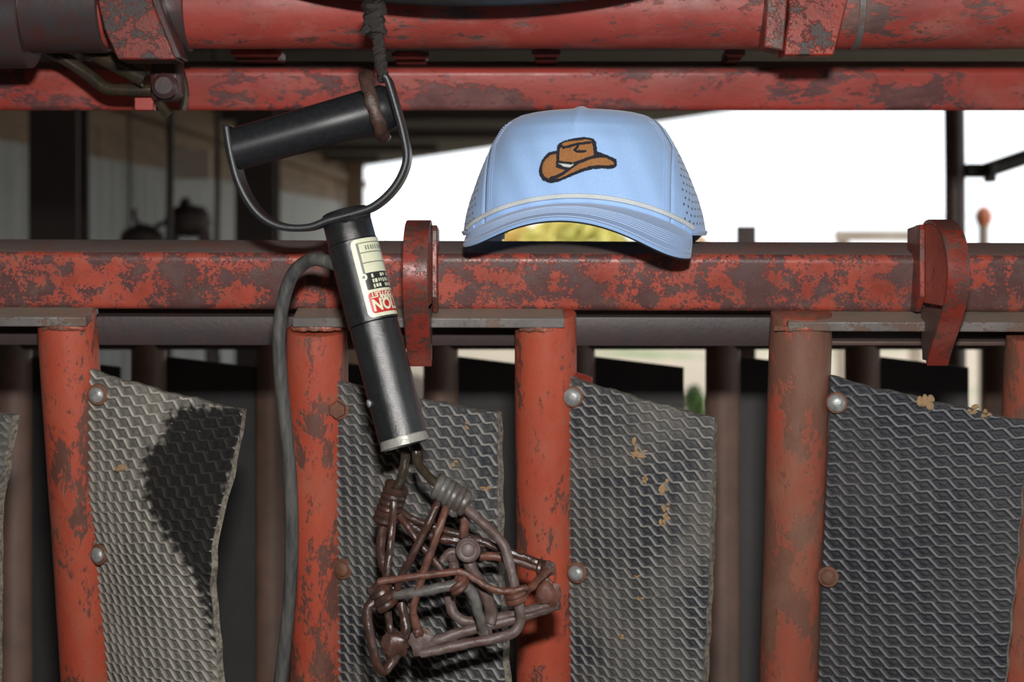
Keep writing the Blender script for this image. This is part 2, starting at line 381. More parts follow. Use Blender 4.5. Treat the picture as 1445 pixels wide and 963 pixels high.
for dx in (-.3,.3): MB().box((c.x+dx, 14.05, c.z/2), (.09,.06,c.z)).build('fence_leg', M['pale_wood'], fr)
op = W(1388, 296, 9); r_ = thing('marker_post', 'thin pale post with an orange top far beyond the right end of the rail', 'post', (op.x, 9, 0))
MB().tube([op-Vector((0,0,.08)), (op.x,9,0)], .028, smooth=1).build('shaft', M['pale_wood'], r_)
ell(MB(), op-Vector((0,0,.04)), (.045,.045,.06), jit=0).build('cap', M['orange'], r_)
mb = MB(); a = W(1150, 303, 16); b_ = W(1700, 307, 16); mb.tube([a, b_], .004, 6, smooth=4); o = solid('fence_wire', mb, M['grey_pipe'], 'thin grey fence wire across the white sky at the right', 'wire', a)
def bush(px0, px1, ytop, Y, leaf, label, n=900, seed=1):
    R = random.Random(seed); x0 = W(px0,0,Y).x; x1 = W(px1,0,Y).x; zt = W(0,ytop,Y).z; cx = (x0+x1)/2; rx = (x1-x0)/2
    r_ = thing('bush', label, 'bush', (cx, Y, 0)); mb = MB()
    for i in range(n):
        a = R.uniform(0, 2*PI); q = R.random()**.4; z = R.uniform(.25, 1)
        h = math.sqrt(max(0, 1-((z-.45)/.55)**2))
        p = Vector((cx+rx*q*math.cos(a)*max(h,.15), Y+rx*q*math.sin(a)*max(h,.15), z*zt)); s_ = zt*.055
        d = Vector((R.uniform(-1,1), R.uniform(-1,1), R.uniform(-1,1))).normalized(); e = d.orthogonal().normalized(); f_ = d.cross(e)
        mb.add([p-e*s_, p+f_*s_*.5, p+e*s_, p-f_*s_*.5], [(0,1,2,3)])
    o = mb.build('foliage', leaf, r_, sharp=180); o['kind'] = 'stuff'
    st = MB()
    for k in range(5):
        a = k*1.3; st.tube([(cx,Y,0), (cx+.2*rx*math.cos(a), Y+.2*rx*math.sin(a), zt*.4), (cx+.55*rx*math.cos(a), Y+.55*rx*math.sin(a), zt*.75)], .02*zt, 6)
    st.build('stem', M['wood'], r_)
bush(664, 765, 303, 26, M['leaf_o'], 'orange-yellow autumn bush far off, seen under the left half of the cap brim', n=2600, seed=2)
bush(715, 905, 300, 24, M['leaf_y'], 'yellow-green autumn bush far off, seen under the middle of the cap brim', n=3600, seed=3)
bush(880, 1010, 311, 30, M['leaf_t'], 'low pale tan brush far off between the cap and the flat stake', 1500, seed=6)
bush(960, 998, 545, 12, M['leaf_g'], 'low green weeds in the paddock seen between the dark slats right of the cap', 500, seed=4)

# ================================================================== FAR SIDE OF THE CHUTE
FY = 1.95
far = thing('chute_far_side', 'far side of the cattle chute, brown posts and black mats behind the near posts', 'chute', (0, FY-.25, 0))
def FP(px, py, o=0.0):
    k = -math.tan(TH); Y = (FY+o+k*0)/(1 - k*(py-480)/F*.9); return W(px, py, Y)
for px in (-180, 20, 210, 385, 622, 815, 1020, 1217, 1412, 1610):
    a = FP(px, 455); d = (FP(px, 900)-a).normalized(); L = (a.z)/(-d.z)
    MB().lathe(a, d, [(0,.020),(L,.020)], 24).build('post', M['far_post'], far)
    # mat behind every post
    ins = [(px+18, 503, .0), (px+150, 519, -.02), (px+150, 1100, -.02), (px+18, 1100, 0)]
    q = [FP(x, y, .01+o) for x, y, o in ins]
    MB().prism(q, (0,.008,0)).build('rubber_mat', M['mat_back'], far)
MB().bar(FP(-300,468), FP(1800,468), .04,.04,.006, Yv=Vector((0,1,0)), Z=Vector((0,0,1))).build('top_bar', M['steel_dark'], far)
# wooden crate, low left, behind the near posts
cr_ = thing('wooden_crate', 'weathered wooden crate with nail holes low at the left behind the leaning posts', 'crate', (W(55,900,2.3).x, 2.3, .6))
c = W(55, 870, 2.3)
MB().box((c.x+.005, 2.3, c.z-.008), (.084,.06,.018)).build('plank', M['wood'], cr_, bev=.001)
MB().box((c.x-.018, 2.272, c.z-.21), (.039,.012,.38)).build('plank', M['wood'], cr_, bev=.001)
MB().box((c.x+.016, 2.272, c.z-.21), (.021,.012,.38)).build('plank', M['wood'], cr_, bev=.001)
MB().box((c.x, 2.31, (c.z-.017)/2), (.06,.05,c.z-.017)).build('crate_leg', M['wood'], cr_)
for dx in (-.026, -.007): MB().lathe((c.x+dx, 2.265, c.z-.028), (0,1,0), [(0,.003),(.004,.003)], 10).build('nail', M['steel_dark'], cr_)

# ================================================================== NEAR SIDE OF THE CHUTE
near = thing('chute_near_side', 'near side of the cattle chute, red rail on red posts with rubber mats', 'chute', (0, 1.57, 0))
def rail_c(px, y): return PP(px, y, .027)
T1 = math.radians(12.5); B1 = Vector((0,math.cos(T1),math.sin(T1))); U1 = Vector((0,-math.sin(T1),math.cos(T1)))
MB().bar(rail_c(-260,385), rail_c(1700,392), .052, .0455, .0065, Yv=B1, Z=U1).build('rail', M['red_rail'], near)
# dark cross bar below the rail, behind the posts
MB().bar(PP(-260,460,.045), PP(1700,463,.045), .03,.0235,.001, n=2).build('cross_bar', M['steel_dark'], near)
MB().bar(PP(1130,480,.035), PP(1700,482,.035), .02,.0035,.0006, n=2).build('cross_bar', M['steel_brown'], near)
# ledges
def ledge(x0, x1, y0, y1):
    a = PP(x0, y0, -.028); b_ = PP(x1, y1, -.028); mb = MB()
    mb.hexa([a, a+BV*.040, a+BV*.040-UV_*.0078, a-UV_*.0078], [b_, b_+BV*.040, b_+BV*.040-UV_*.0078, b_-UV_*.0078])
    return mb.build('ledge', M['steel_grey'], near, bev=.0012)
ledge(-260, 121, 447, 447.5); ledge(412, 797, 448.5, 449.5); ledge(1112, 1700, 454, 456)
# posts
def post(px0, y0, px1, mat, r=.0238, label=None):
    a = PP(px0, y0, -.003); b_ = PP(px1, 963, -.003); d = (b_-a).normalized(); L = a.z/(-d.z)
    nseg = 60; prof = []
    for i in range(nseg+1):
        t = i/nseg; prof.append((L*t, r*(1+.006*math.sin(t*37))))
    o = MB().lathe(a, d, [(0, r-.002), (.0008, r-.0005)]+prof[1:], 40).build('post', mat, near)
    if label: o['label'] = label
    # weld collar under the ledge
    return a, d
P = {}
P[0] = post(-112, 441, -70, M['red_post'])
P[1] = post(94, 439, 127, M['red_post'], .0225)
P[2] = post(447, 464, 452, M['red_post'])
P[3] = post(770, 441, 771, M['red_post'])
P[4] = post(1131, 441, 1113, M['red_post_b'], label='rust-browned post with worn red paint')
P[5] = post(1464, 473, 1442, M['red_post_b'])
def weld(px0, px1, y):
    pts = [PP(px0+(px1-px0)*i/10, y+random.uniform(-1,1), -.0265+.006*abs(i/5-1)**2) for i in range(11)]
    MB().tube(pts, .0022, 8, smooth=3, lump=.5).build('weld_bead', M['red_post_b'], near)
weld(414, 480, 464); weld(735, 790, 464.5); weld(62, 120, 463); weld(1094, 1170, 464)

# --- rubber mats with real diamond relief
WET = [(236,588),(262,574),(300,576),(350,570),(350,610),(330,650),(315,720),(312,800),(320,930),(306,930),(296,880),(276,820),(250,775),(218,735),(205,700),(203,650),(212,632),(230,622)]
def inpoly(x, y, poly):
    r = np.zeros(x.shape, bool); j = len(poly)-1
    for i in range(len(poly)):
        xi, yi = poly[i]; xj, yj = poly[j]
        c = ((yi > y) != (yj > y)) & (x < (xj-xi)*(y-yi)/((yj-yi) or 1e-9)+xi); r ^= c; j = i
    return r
def interp(tab, y): return np.interp(y, [p[0] for p in tab], [p[1] for p in tab])
def rubber_mat(name, xl, xr, ytl, ytr, yaw, mat, label, lat=((.0113,-.0015),(.0062,.0071)), wet=None, ybot=1080, thick=.0075, bow=.006, phase=(0,0), step=.00082):
    k = math.tan(TH)
    def row(z):                        # left edge point, width and yaw at height z
        y = HY + (EYE-z)*F/1.30
        Y = (1.30-.016-.0063)/(1-k*(y-HY)/F); y = HY+(EYE-z)*F/Y
        Y = (1.30-.016-.0063)/(1-k*(y-HY)/F)
        X = (interp(xl, y)-CX)*Y/F; ps = np.radians(interp(yaw, y)); kk = (interp(xr, y)-CX)/F
        w = (kk*Y-X)/(np.cos(ps)+kk*np.sin(ps)); return X, Y, w, ps
    zl = float(PP(0, ytl, -.016).z); X, Y, w, ps = row(zl)
    Yr = Y-w*math.sin(ps); zr = EYE-(ytr-HY)*Yr/F
    zb = EYE-(ybot-HY)*1.33/F
    X, Y, wm, ps = row((zl+zb)/2)
    nu = int(wm/step); nv = int((zl-zb)/step)
    U, V = np.meshgrid(np.linspace(0,1,nu+1), np.linspace(0,1,nv+1))
    wob = .0006*np.sin(U*19+1)+.0004*np.sin(U*47)
    ZT = zl+(zr-zl)*U**.93+wob; Z = ZT+(zb-ZT)*V
    X, Y, w, ps = row(Z)
    w = w*(1+.004*np.sin(Z*210)*U)
    s = U*w; bowv = bow*np.sin(PI*U)
    nx, ny = -np.sin(ps), -np.cos(ps)
    h = (zl-Z)
    (ax, ah), (bx, bh) = lat; det = ax*bh-bx*ah
    su = s+.0006*np.sin(h*60)+phase[0]; hh = h+.0004*np.sin(s*90)+phase[1]
    fi = (su*bh-hh*bx)/det; fj = (ax*hh-ah*su)/det
    da = abs(det)/math.hypot(ax, ah); db = abs(det)/math.hypot(bx, bh)
    rr = np.floor(fj); fa = fi-.5*rr; kk_ = np.round(fj)
    dj = np.abs(fj-kk_)*da; di = np.abs(fa-np.round(fa))*db
    uu = (fi-.5*(kk_-1)) % 1.0; foot = np.where(uu < .5, 1.0, .42); foot = np.where((uu > .5) & (uu < .56), 1-(uu-.5)/.06*.58, foot)
    def prof(d, w0, w1): return 1-np.clip((d-w0)/w1, 0, 1)
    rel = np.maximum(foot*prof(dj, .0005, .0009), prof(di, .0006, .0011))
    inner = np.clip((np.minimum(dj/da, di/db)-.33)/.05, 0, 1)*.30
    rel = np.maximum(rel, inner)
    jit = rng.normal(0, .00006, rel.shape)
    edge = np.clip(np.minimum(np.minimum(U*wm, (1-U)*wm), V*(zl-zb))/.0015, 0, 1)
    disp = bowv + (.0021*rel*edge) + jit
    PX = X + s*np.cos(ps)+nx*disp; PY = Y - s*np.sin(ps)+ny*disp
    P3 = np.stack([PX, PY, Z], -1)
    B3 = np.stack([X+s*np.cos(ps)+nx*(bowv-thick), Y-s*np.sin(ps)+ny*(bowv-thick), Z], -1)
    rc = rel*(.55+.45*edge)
    wt = np.zeros_like(rc)
    if wet is not None:
        sx = CX+PX*F/PY; sy = HY+(EYE-Z)*F/PY
        sx2 = sx+5*np.sin(sy*.35)+3*np.sin(sy*.9+sx*.3); sy2 = sy+4*np.sin(sx*.4)+2*np.sin(sx*1.1)
        wt = inpoly(sx2, sy2, wet).astype(float)*.93
        for _ in range(2): wt = (wt+np.roll(wt,1,0)+np.roll(wt,-1,0)+np.roll(wt,1,1)+np.roll(wt,-1,1))/5
    n0 = P3.shape[0]*P3.shape[1]; idx = np.arange(n0).reshape(nv+1, nu+1)
    q = np.stack([idx[:-1,:-1], idx[1:,:-1], idx[1:,1:], idx[:-1,1:]], -1).reshape(-1,4)
    verts = [P3.reshape(-1,3)]; cols = [np.stack([rc, wt, np.zeros_like(rc), np.ones_like(rc)], -1).reshape(-1,4)]; faces = [q]; n = n0
    for ring in (np.s_[:, nu], np.s_[:, 0], np.s_[0, :], np.s_[nv, :]):
        a = P3[ring]; b_ = B3[ring]; m_ = (a+b_)/2 + rng.normal(0, .00025, a.shape); L = len(a)
        verts += [a, m_, b_]; e = np.zeros((L*3,4)); e[:,2] = 1; e[:,3] = 1; e[:,1] = 0; cols.append(e)
        i = np.arange(L-1)
        for t_ in (0, 1): faces.append(np.stack([n+t_*L+i, n+t_*L+i+1, n+(t_+1)*L+i+1, n+(t_+1)*L+i], -1))
        n += 3*L
    bi = B3[::max(1,nv//24), ::max(1,nu//8)]; bh_, bw_ = bi.shape[:2]
    bi = B3[np.linspace(0,nv,25).astype(int)][:, np.linspace(0,nu,9).astype(int)]
    verts.append(bi.reshape(-1,3)); cols.append(np.tile([.3,0,0,1.], (25*9,1)))
    id2 = n+np.arange(225).reshape(25,9); faces.append(np.stack([id2[:-1,:-1], id2[:-1,1:], id2[1:,1:], id2[1:,:-1]], -1).reshape(-1,4))
    Vv = np.concatenate(verts); Fc = np.concatenate(faces); C = np.concatenate(cols)
    L0 = wloc(near); Vv = Vv-np.array([L0.x, L0.y, L0.z])
    me = bpy.data.meshes.new(name); me.vertices.add(len(Vv)); me.vertices.foreach_set('co', Vv.ravel())
    me.loops.add(Fc.size); me.loops.foreach_set('vertex_index', Fc.ravel().astype(np.int32))
    me.polygons.add(len(Fc)); me.polygons.foreach_set('loop_start', np.arange(0, Fc.size, 4, dtype=np.int32))
    try: me.polygons.foreach_set('loop_total', np.full(len(Fc), 4, dtype=np.int32))
    except Exception: pass
    me.update(calc_edges=True); me.validate()
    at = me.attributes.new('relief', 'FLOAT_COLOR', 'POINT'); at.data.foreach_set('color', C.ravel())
    me.materials.append(mat); me.polygons.foreach_set('use_smooth', [True]*len(me.polygons))
    o = bpy.data.objects.new('rubber_mat', me); COL.objects.link(o); o.parent = near; o['label'] = label
    def at_px(px, py):          # nearest surface point for bolts and mud
        sx = CX+PX*F/PY; sy = HY+(EYE-Z)*F/PY; i = np.argmin((sx-px)**2+(sy-py)**2)
        i, j = np.unravel_index(i, sx.shape); return Vector(P3[i,j]), Vector((float(nx[i,j]), float(ny[i,j]), 0))
    return o, at_px
mats = []
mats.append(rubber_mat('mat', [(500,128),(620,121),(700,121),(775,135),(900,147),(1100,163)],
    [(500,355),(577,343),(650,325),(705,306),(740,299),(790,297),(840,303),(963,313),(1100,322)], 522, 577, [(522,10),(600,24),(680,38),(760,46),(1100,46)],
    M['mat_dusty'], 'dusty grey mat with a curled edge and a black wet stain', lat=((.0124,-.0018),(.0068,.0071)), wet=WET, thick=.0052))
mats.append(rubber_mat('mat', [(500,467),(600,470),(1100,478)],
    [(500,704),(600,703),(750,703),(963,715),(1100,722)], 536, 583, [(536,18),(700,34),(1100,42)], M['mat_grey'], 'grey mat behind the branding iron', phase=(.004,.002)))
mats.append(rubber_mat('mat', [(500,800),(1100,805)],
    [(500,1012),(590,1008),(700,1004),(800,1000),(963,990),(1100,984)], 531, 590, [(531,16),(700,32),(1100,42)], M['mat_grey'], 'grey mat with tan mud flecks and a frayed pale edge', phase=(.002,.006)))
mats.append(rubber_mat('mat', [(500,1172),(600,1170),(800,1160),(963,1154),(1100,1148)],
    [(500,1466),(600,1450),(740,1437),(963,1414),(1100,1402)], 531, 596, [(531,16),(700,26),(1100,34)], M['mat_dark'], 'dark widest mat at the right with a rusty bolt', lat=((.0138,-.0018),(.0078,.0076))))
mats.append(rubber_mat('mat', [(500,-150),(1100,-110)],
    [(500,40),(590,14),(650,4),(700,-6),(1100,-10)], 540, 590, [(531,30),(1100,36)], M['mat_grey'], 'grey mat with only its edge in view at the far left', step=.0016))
def bolt(m, px, py, rusty=False, headr=.0058, label=None, nut=False):
    o, f = mats[m]; p, n = f(px, py); n = (n+Vector((.0,-.5,.0))).normalized(); p = p+n*.0016
    mb = MB().lathe(p, n, [(-.003,.0080),(0,.0082),(.0016,.0082),(.0022,.0074)], 28); mb.build('washer', M['rust'], o)
    mb = MB()
    if nut: mb.lathe(p+n*.002, n, [(0,.0068),(.0042,.0068),(.005,.0058)], 6)
    else: mb.lathe(p+n*.002, n, [(0,headr),(.002,headr),(.0034,headr*.75),(.004,headr*.3)], 24)
    mb.build('bolt', M['rust'] if rusty else M['zinc'], o, label=label)
bolt(0,139,557); bolt(0,143,783); bolt(1,480,577,True,nut=True); bolt(1,486,802,True)
bolt(2,809,559,headr=.0065); bolt(2,816,808); bolt(3,1181,569,headr=.0065); bolt(3,1169,814,True)
def tab(px0, px1, y0, y1, o):
    q = [PP(px0,y0,-.004), PP(px1,y0+ (y1-y0)*.45,-.018), PP(px1,y1,-.018), PP(px0,y1,-.004)]
    MB().prism(q, (0,.004,0)).build('mounting_tab', M['red_dark'], near, bev=.0006)
tab(806,836,523,545,0); tab(128,150,520,540,0); tab(1168,1180,527,545,0)
def clump(m, px, py, w, h, seed):
    o, f = mats[m]; p, n = f(px, py); R = random.Random(seed); mb = MB()
    for k in range(5):
        d = Vector((R.uniform(-.5,.5)*w, 0, R.uniform(-.5,.5)*h))
        ell(mb, p+d+n*.0003, (w*R.uniform(.2,.35), .0016, h*R.uniform(.2,.35)), 12, .5)
    mb.build('mud_fleck', M['mud'], o)
for i, (m_, x, y, w, h) in enumerate([(2,905,643,.016,.006),(2,898,632,.005,.012),(2,936,690,.008,.012),(2,911,676,.004,.006),(2,940,716,.005,.006),(2,938,733,.006,.008),(3,1307,570,.010,.012),
    (3,1376,578,.008,.006),(3,1394,583,.007,.005),(1,688,688,.008,.004),(1,640,655,.006,.005),(2,900,815,.004,.003),(2,905,845,.005,.003),(0,178,660,.012,.005),(2,880,900,.005,.004),(1,655,600,.004,.004)]):
    clump(m_, x, y, w, h, i)

# --- hook straps on the rail
def hook(xl, xr, webx0, webx1, lab, dy=0):
    prof = [(1.288,321),(1.278,313),(1.262,311),(1.242,317),(1.224,334),(1.213,360),(1.210,385),(1.213,412),(1.224,440),(1.240,468),(1.258,494),(1.272,518)]
    pts = cr([W(CX, y+dy, Y) for Y, y in prof], 5); t_ = .0042
    root = None; mb = MB(); vs = []; fs = []
    inner = []
    for i, p in enumerate(pts):
        tg = (pts[min(i+1,len(pts)-1)]-pts[max(i-1,0)]).normalized(); nn = Vector((0, -tg.z, tg.y)); nn = nn if nn.y > 0 else -nn
        nn = (Vector((0, 1.30, W(0,412,1.30).z))-Vector((0,p.y,p.z))).normalized()
        q = p+nn*t_; inner.append(q)
        for x in (xl, xr): vs.append(Vector((x, p.y, p.z)))
        for x in (xr, xl): vs.append(Vector((x, q.y, q.z)))
    for i in range(len(pts)-1):
        for k in range(4): fs.append((i*4+k, i*4+(k+1)%4, i*4+4+(k+1)%4, i*4+4+k))
    fs += [(3,2,1,0), tuple(4*(len(pts)-1)+k for k in range(4))]
    s = mb.add(vs, fs).build('hook_strap', M['red_dark'], near, sharp=50, bev=.0007, label=lab)
    # web plate that fills the strap down to the rail and below it
    up = [Vector((webx0, q.y, q.z)) for q in inner[7:] if q.z > W(0, 436+dy, 1.25).z]
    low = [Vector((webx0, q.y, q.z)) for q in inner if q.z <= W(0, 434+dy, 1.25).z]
    back = 1.308
    vec = (webx1-webx0, 0, 0)
    MB().prism([Vector((webx0, back, up[0].z))]+up+[Vector((webx0, 1.303, up[-1].z))], vec).build('web_plate', M['red_face'], s, sharp=50, bev=.0005)
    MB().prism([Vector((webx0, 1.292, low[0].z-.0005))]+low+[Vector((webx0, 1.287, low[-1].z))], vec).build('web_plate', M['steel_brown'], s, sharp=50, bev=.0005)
    # backing strip welded to rail
    xb = webx0-.0042 if webx0 > 0 else webx1+.0002
    zt = W(0,318+dy,1.3).z; zb = W(0,437+dy,1.3).z
    MB().prism([(xb,1.280,zt),(xb,1.277,zt-.004),(xb,1.277,zb+.010),(xb,1.290,zb-.002),(xb,1.318,zb-.002),(xb,1.318,zt-.003)], (.004,0,0)).build('backing_strip', M['red_dark'], s, bev=.0008)
hook(-.0782,-.0600,-.0668,-.0604, 'dark red curved hook beside the branding iron')
hook(.3100,.3262,.3104,.3165, 'dark red curved hook at the right end of the rail', dy=-1)

# ================================================================== OVERHEAD MEMBERS
bm_root = thing('overhead_beam', 'red square beam running behind the cap and black handle, under the thick pipe', 'beam', W(722,118,1.5))
T2 = math.radians(16); B2 = Vector((0,math.cos(T2),math.sin(T2))); U2 = Vector((0,-math.sin(T2),math.cos(T2)))
MB().bar(W(-300,121,1.525), W(1800,121,1.525), .044,.0385,.006, Yv=B2, Z=U2).build('beam', M['red_beam'], bm_root)
for px0, px1, y in ((326,398,77),(552,606,80),(750,792,77),(1022,1052,77)):
    a = W(px0, y, 1.46); b_ = W(px1, y, 1.46); c_ = W(px1-8, y+9, 1.50); d_ = W(px0+14, y+9, 1.50)
    MB().prism([a, b_, c_, d_], (0,0,.004)).build('lug', M['red_beam'], bm_root, bev=.0005)
    MB().prism([W(px0+6,y-8,1.48), W(px1-6,y-8,1.48), W(px1-6,y+8,1.48), W(px0+6,y+8,1.48)], (0,.05,0)).build('lug', M['red_dark'], bm_root, bev=.0005)
pipe = thing('overhead_pipe', 'thick round red pipe along the top of the chute', 'pipe', W(722,10,1.34))
pa = W(-300, 6, 1.34); pb_ = W(1800, 6, 1.34)
MB().lathe(pa, pb_-pa, [((pb_-pa).length*i/60, .0352+.0002*math.sin(i*5)) for i in range(61)], 56).build('tube', M['red_top'], pipe)
def ring(px0, px1, r, mat, name, n=48, cy=6, label=None):
    a = W(px0, cy, 1.34); L = (px1-px0)*1.34/F
    return MB().lathe(a, (1,0,0), [(0,r-.0015),(.0012,r),(L-.0012,r),(L,r-.0015)], n).build(name, mat, pipe, label=label)
ring(1086, 1119, .0378, M['red_top'], 'collar'); ring(1199, 1211, .0362, M['steel_grey'], 'weld_band')
# clamp plate in front of the pipe
q = [W(1116,-60,1.285), W(1208,-60,1.285), W(1196,0,1.285), W(1176,78,1.285), W(1106,78,1.285), W(1112,30,1.285)]
MB().prism(q, (0,.03,0)).build('clamp_plate', M['red_deep'], pipe, bev=.0012)
q = [W(1086,-60,1.29), W(1117,-60,1.29), W(1106,72,1.29), W(1078,66,1.29)]
MB().prism(q, (0,.03,0)).build('clamp_cheek', M['red_dark'], pipe, bev=.0015)
# big greasy sleeve at the left end
ring(-60, 152, .0395, M['grease'], 'sleeve', cy=4); ring(-60, 44, .0425, M['grease'], 'sleeve_flange', cy=20)
ring(204, 270, .0372, M['grease'], 'greasy_collar')
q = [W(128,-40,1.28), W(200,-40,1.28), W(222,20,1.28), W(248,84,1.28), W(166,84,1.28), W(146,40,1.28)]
MB().prism(q, (0,.035,0)).build('clamp_plate', M['red_clamp_dark'], pipe, bev=.0015)
q = [W(200,-40,1.285), W(214,-40,1.285), W(236,30,1.285), W(256,82,1.285), W(240,84,1.285), W(218,30,1.285)]
MB().prism(q, (0,.03,0)).build('clamp_cheek', M['grease'], pipe, bev=.0015)
lt = thing('latch_rod', 'black bent latch rod hanging under the greasy sleeve at top left', 'rod', W(150,125,1.4))
MB().tube([W(62,66,1.40),W(100,88,1.40),W(128,108,1.40),W(150,124,1.40),W(178,127,1.40),W(214,127,1.40)], .0052, 12).build('rod', M['oily'], lt)
MB().tube([W(118,66,1.38),W(160,88,1.38),W(205,112,1.38)], .007, 12).build('lever', M['oily'], lt)
MB().box(W(205,142,1.42), (.0155,.012,.017)).build('foot_block', M['red_beam'], lt, bev=.0008)
MB().box(W(236,112,1.41), (.026,.02,.036)).build('knuckle', M['grease'], lt, bev=.005)
MB().lathe(W(234,122,1.39), (0,-1,0), [(0,.0105),(.006,.0105),(.009,.007)], 20).build('nut', M['grease'], lt)
MB().tube([W(256,100,1.42),W(262,130,1.42),W(258,156,1.42)], .0028, 8).build('pin', M['oily'], lt)
MB().tube([W(222,140,1.42),W(232,155,1.42),W(238,162,1.42)], .004, 8).build('pin', M['oily'], lt)

# black round dish lying tilted on the pipe
DT = math.radians(26); DR = .26
dc = W(664, 9, 1.205)+Vector((0,DR*math.cos(DT),DR*math.sin(DT))); dax = Vector((0,-math.sin(DT),math.cos(DT)))
ds = thing('feed_dish', 'shallow black round dish tilted on the overhead pipe, only its rim in view', 'dish', dc)
MB().lathe(dc, dax, [(-.004,.001),(-.004,DR-.015),(-.003,DR-.008),(.001,DR-.002),(.005,DR),(.008,DR-.002),(.008,DR-.006),(.003,DR-.012),(.0,DR-.02),(-.001,.001)], 128).build('pan', M['dish'], ds)
MB().tube([dc+dax*.008+(Vector((1,0,0))*math.cos(a)+dax.cross(Vector((1,0,0)))*math.sin(a))*(DR-.004) for a in [2*PI*i/96 for i in range(96)]], .0028, 8, smooth=1, closed=True).build('rim', M['dish'], ds)

# ================================================================== CAP
HX, HYY, HZ = (825.5-CX)/F*1.33, 1.33, 1.4988
cap = thing('baseball_cap', 'light blue rope cap with a brown cowboy hat emblem, sitting on the red rail', 'cap', (HX, HYY, HZ))
CA = .0945; CB = .095; CH = .0975; CN = 2.45
S_side = [(0,1.0),(.16,.972),(.3,.93),(.44,.875),(.6,.80),(.72,.735),(.82,.675),(.88,.62),(.93,.54),(.965,.43),(.985,.30),(.996,.15),(1,.0)]
S_fr = [(0,1.0),(.3,.985),(.5,.965),(.68,.93),(.8,.88),(.88,.80),(.93,.70),(.965,.57),(.985,.40),(.996,.2),(1,.0)]
def lin(tab, t): return float(np.interp(t, [p[0] for p in tab], [p[1] for p in tab]))
def zbase(x):
    q = 1-(abs(x)/.084)**2; return .0235*max(0, q)**.85
def crown(x, side, t, out=0.0):
    """point for local x on the front (side=-1) or back (side=+1) half at height t"""
    s = lin(S_side, t); f = lin(S_fr, t) if side < 0 else lin(S_side, t)
    a = CA*s+1e-6; u = min(1, abs(x)/a); y = side*CB*f*(1-u**CN)**(1/CN)
    fw = max(0, -y/CB); zb = zbase(x)*min(1, fw*2.2)**.5 if side < 0 else -.024*(max(0, y-.035)/(CB-.035))**1.2
    z = zb+(CH-zb)*t
    if side < 0:
        k = min(1, max(0, (t-.62)/.25)); y -= .0024*k*math.exp(-(x/.0035)**2)*(f if f < .5 else 1)
        z += .0022*math.exp(-(x/.004)**2)*max(0, (t-.9)/.1)
        y += .0045*k*math.exp(-((abs(x)-.032)/.020)**2)*min(1, f*2)
        y += .0006*math.sin(x*260+t*9)*min(1, (1-t)*3)
    return Vector((x, y, z))
def crown_n(x, side, t):
    e = 5e-4; p = crown(x, side, t); a = crown(x+e, side, t)-crown(x-e, side, t); b_ = crown(x, side, min(1,t+e*8))-crown(x, side, max(0,t-e*8))
    n = a.cross(b_); n.normalize()
    return n if n.y*side > 0 else -n
CO = Vector((HX, HYY, HZ))
ROWS = [0,.02,.05]+[.05+.85*i/34 for i in range(1,35)]+[.915,.93,.945,.958,.97,.98,.988,.994,.998,1.0]
def seam_x(t): return min(.0690, .955*CA*lin(S_side, t)) + 1e-6
def grid(mb, rows):
    nr = len(rows); nc = len(rows[0]); vs = [CO+p for r in rows for p in r]
    mb.add(vs, [(i*nc+j, i*nc+j+1, (i+1)*nc+j+1, (i+1)*nc+j) for i in range(nr-1) for j in range(nc-1)])
    return mb
rows = []
for t in ROWS:
    xb = seam_x(t); rows.append([crown(xb*u, -1, t) for u in np.linspace(-1, 1, 97)])
o = grid(MB(), rows).build('front_panel', M['cap_blue'], cap, sharp=180)
md = o.modifiers.new('thick', 'SOLIDIFY'); md.thickness = .0012; md.offset = -1 
def around(t, sgn, q):      # q 0..1 from the front seam round to the middle of the back
    s = CA*lin(S_side, t)+1e-6; xb = seam_x(t)*1.0; u0 = math.asin(min(1, (xb/s))**(CN/2)); 
    ph = u0+(PI-u0)*q; x = s*abs(math.sin(ph))**(2/CN)
    return sgn*x, (-1 if ph < PI/2 else 1)
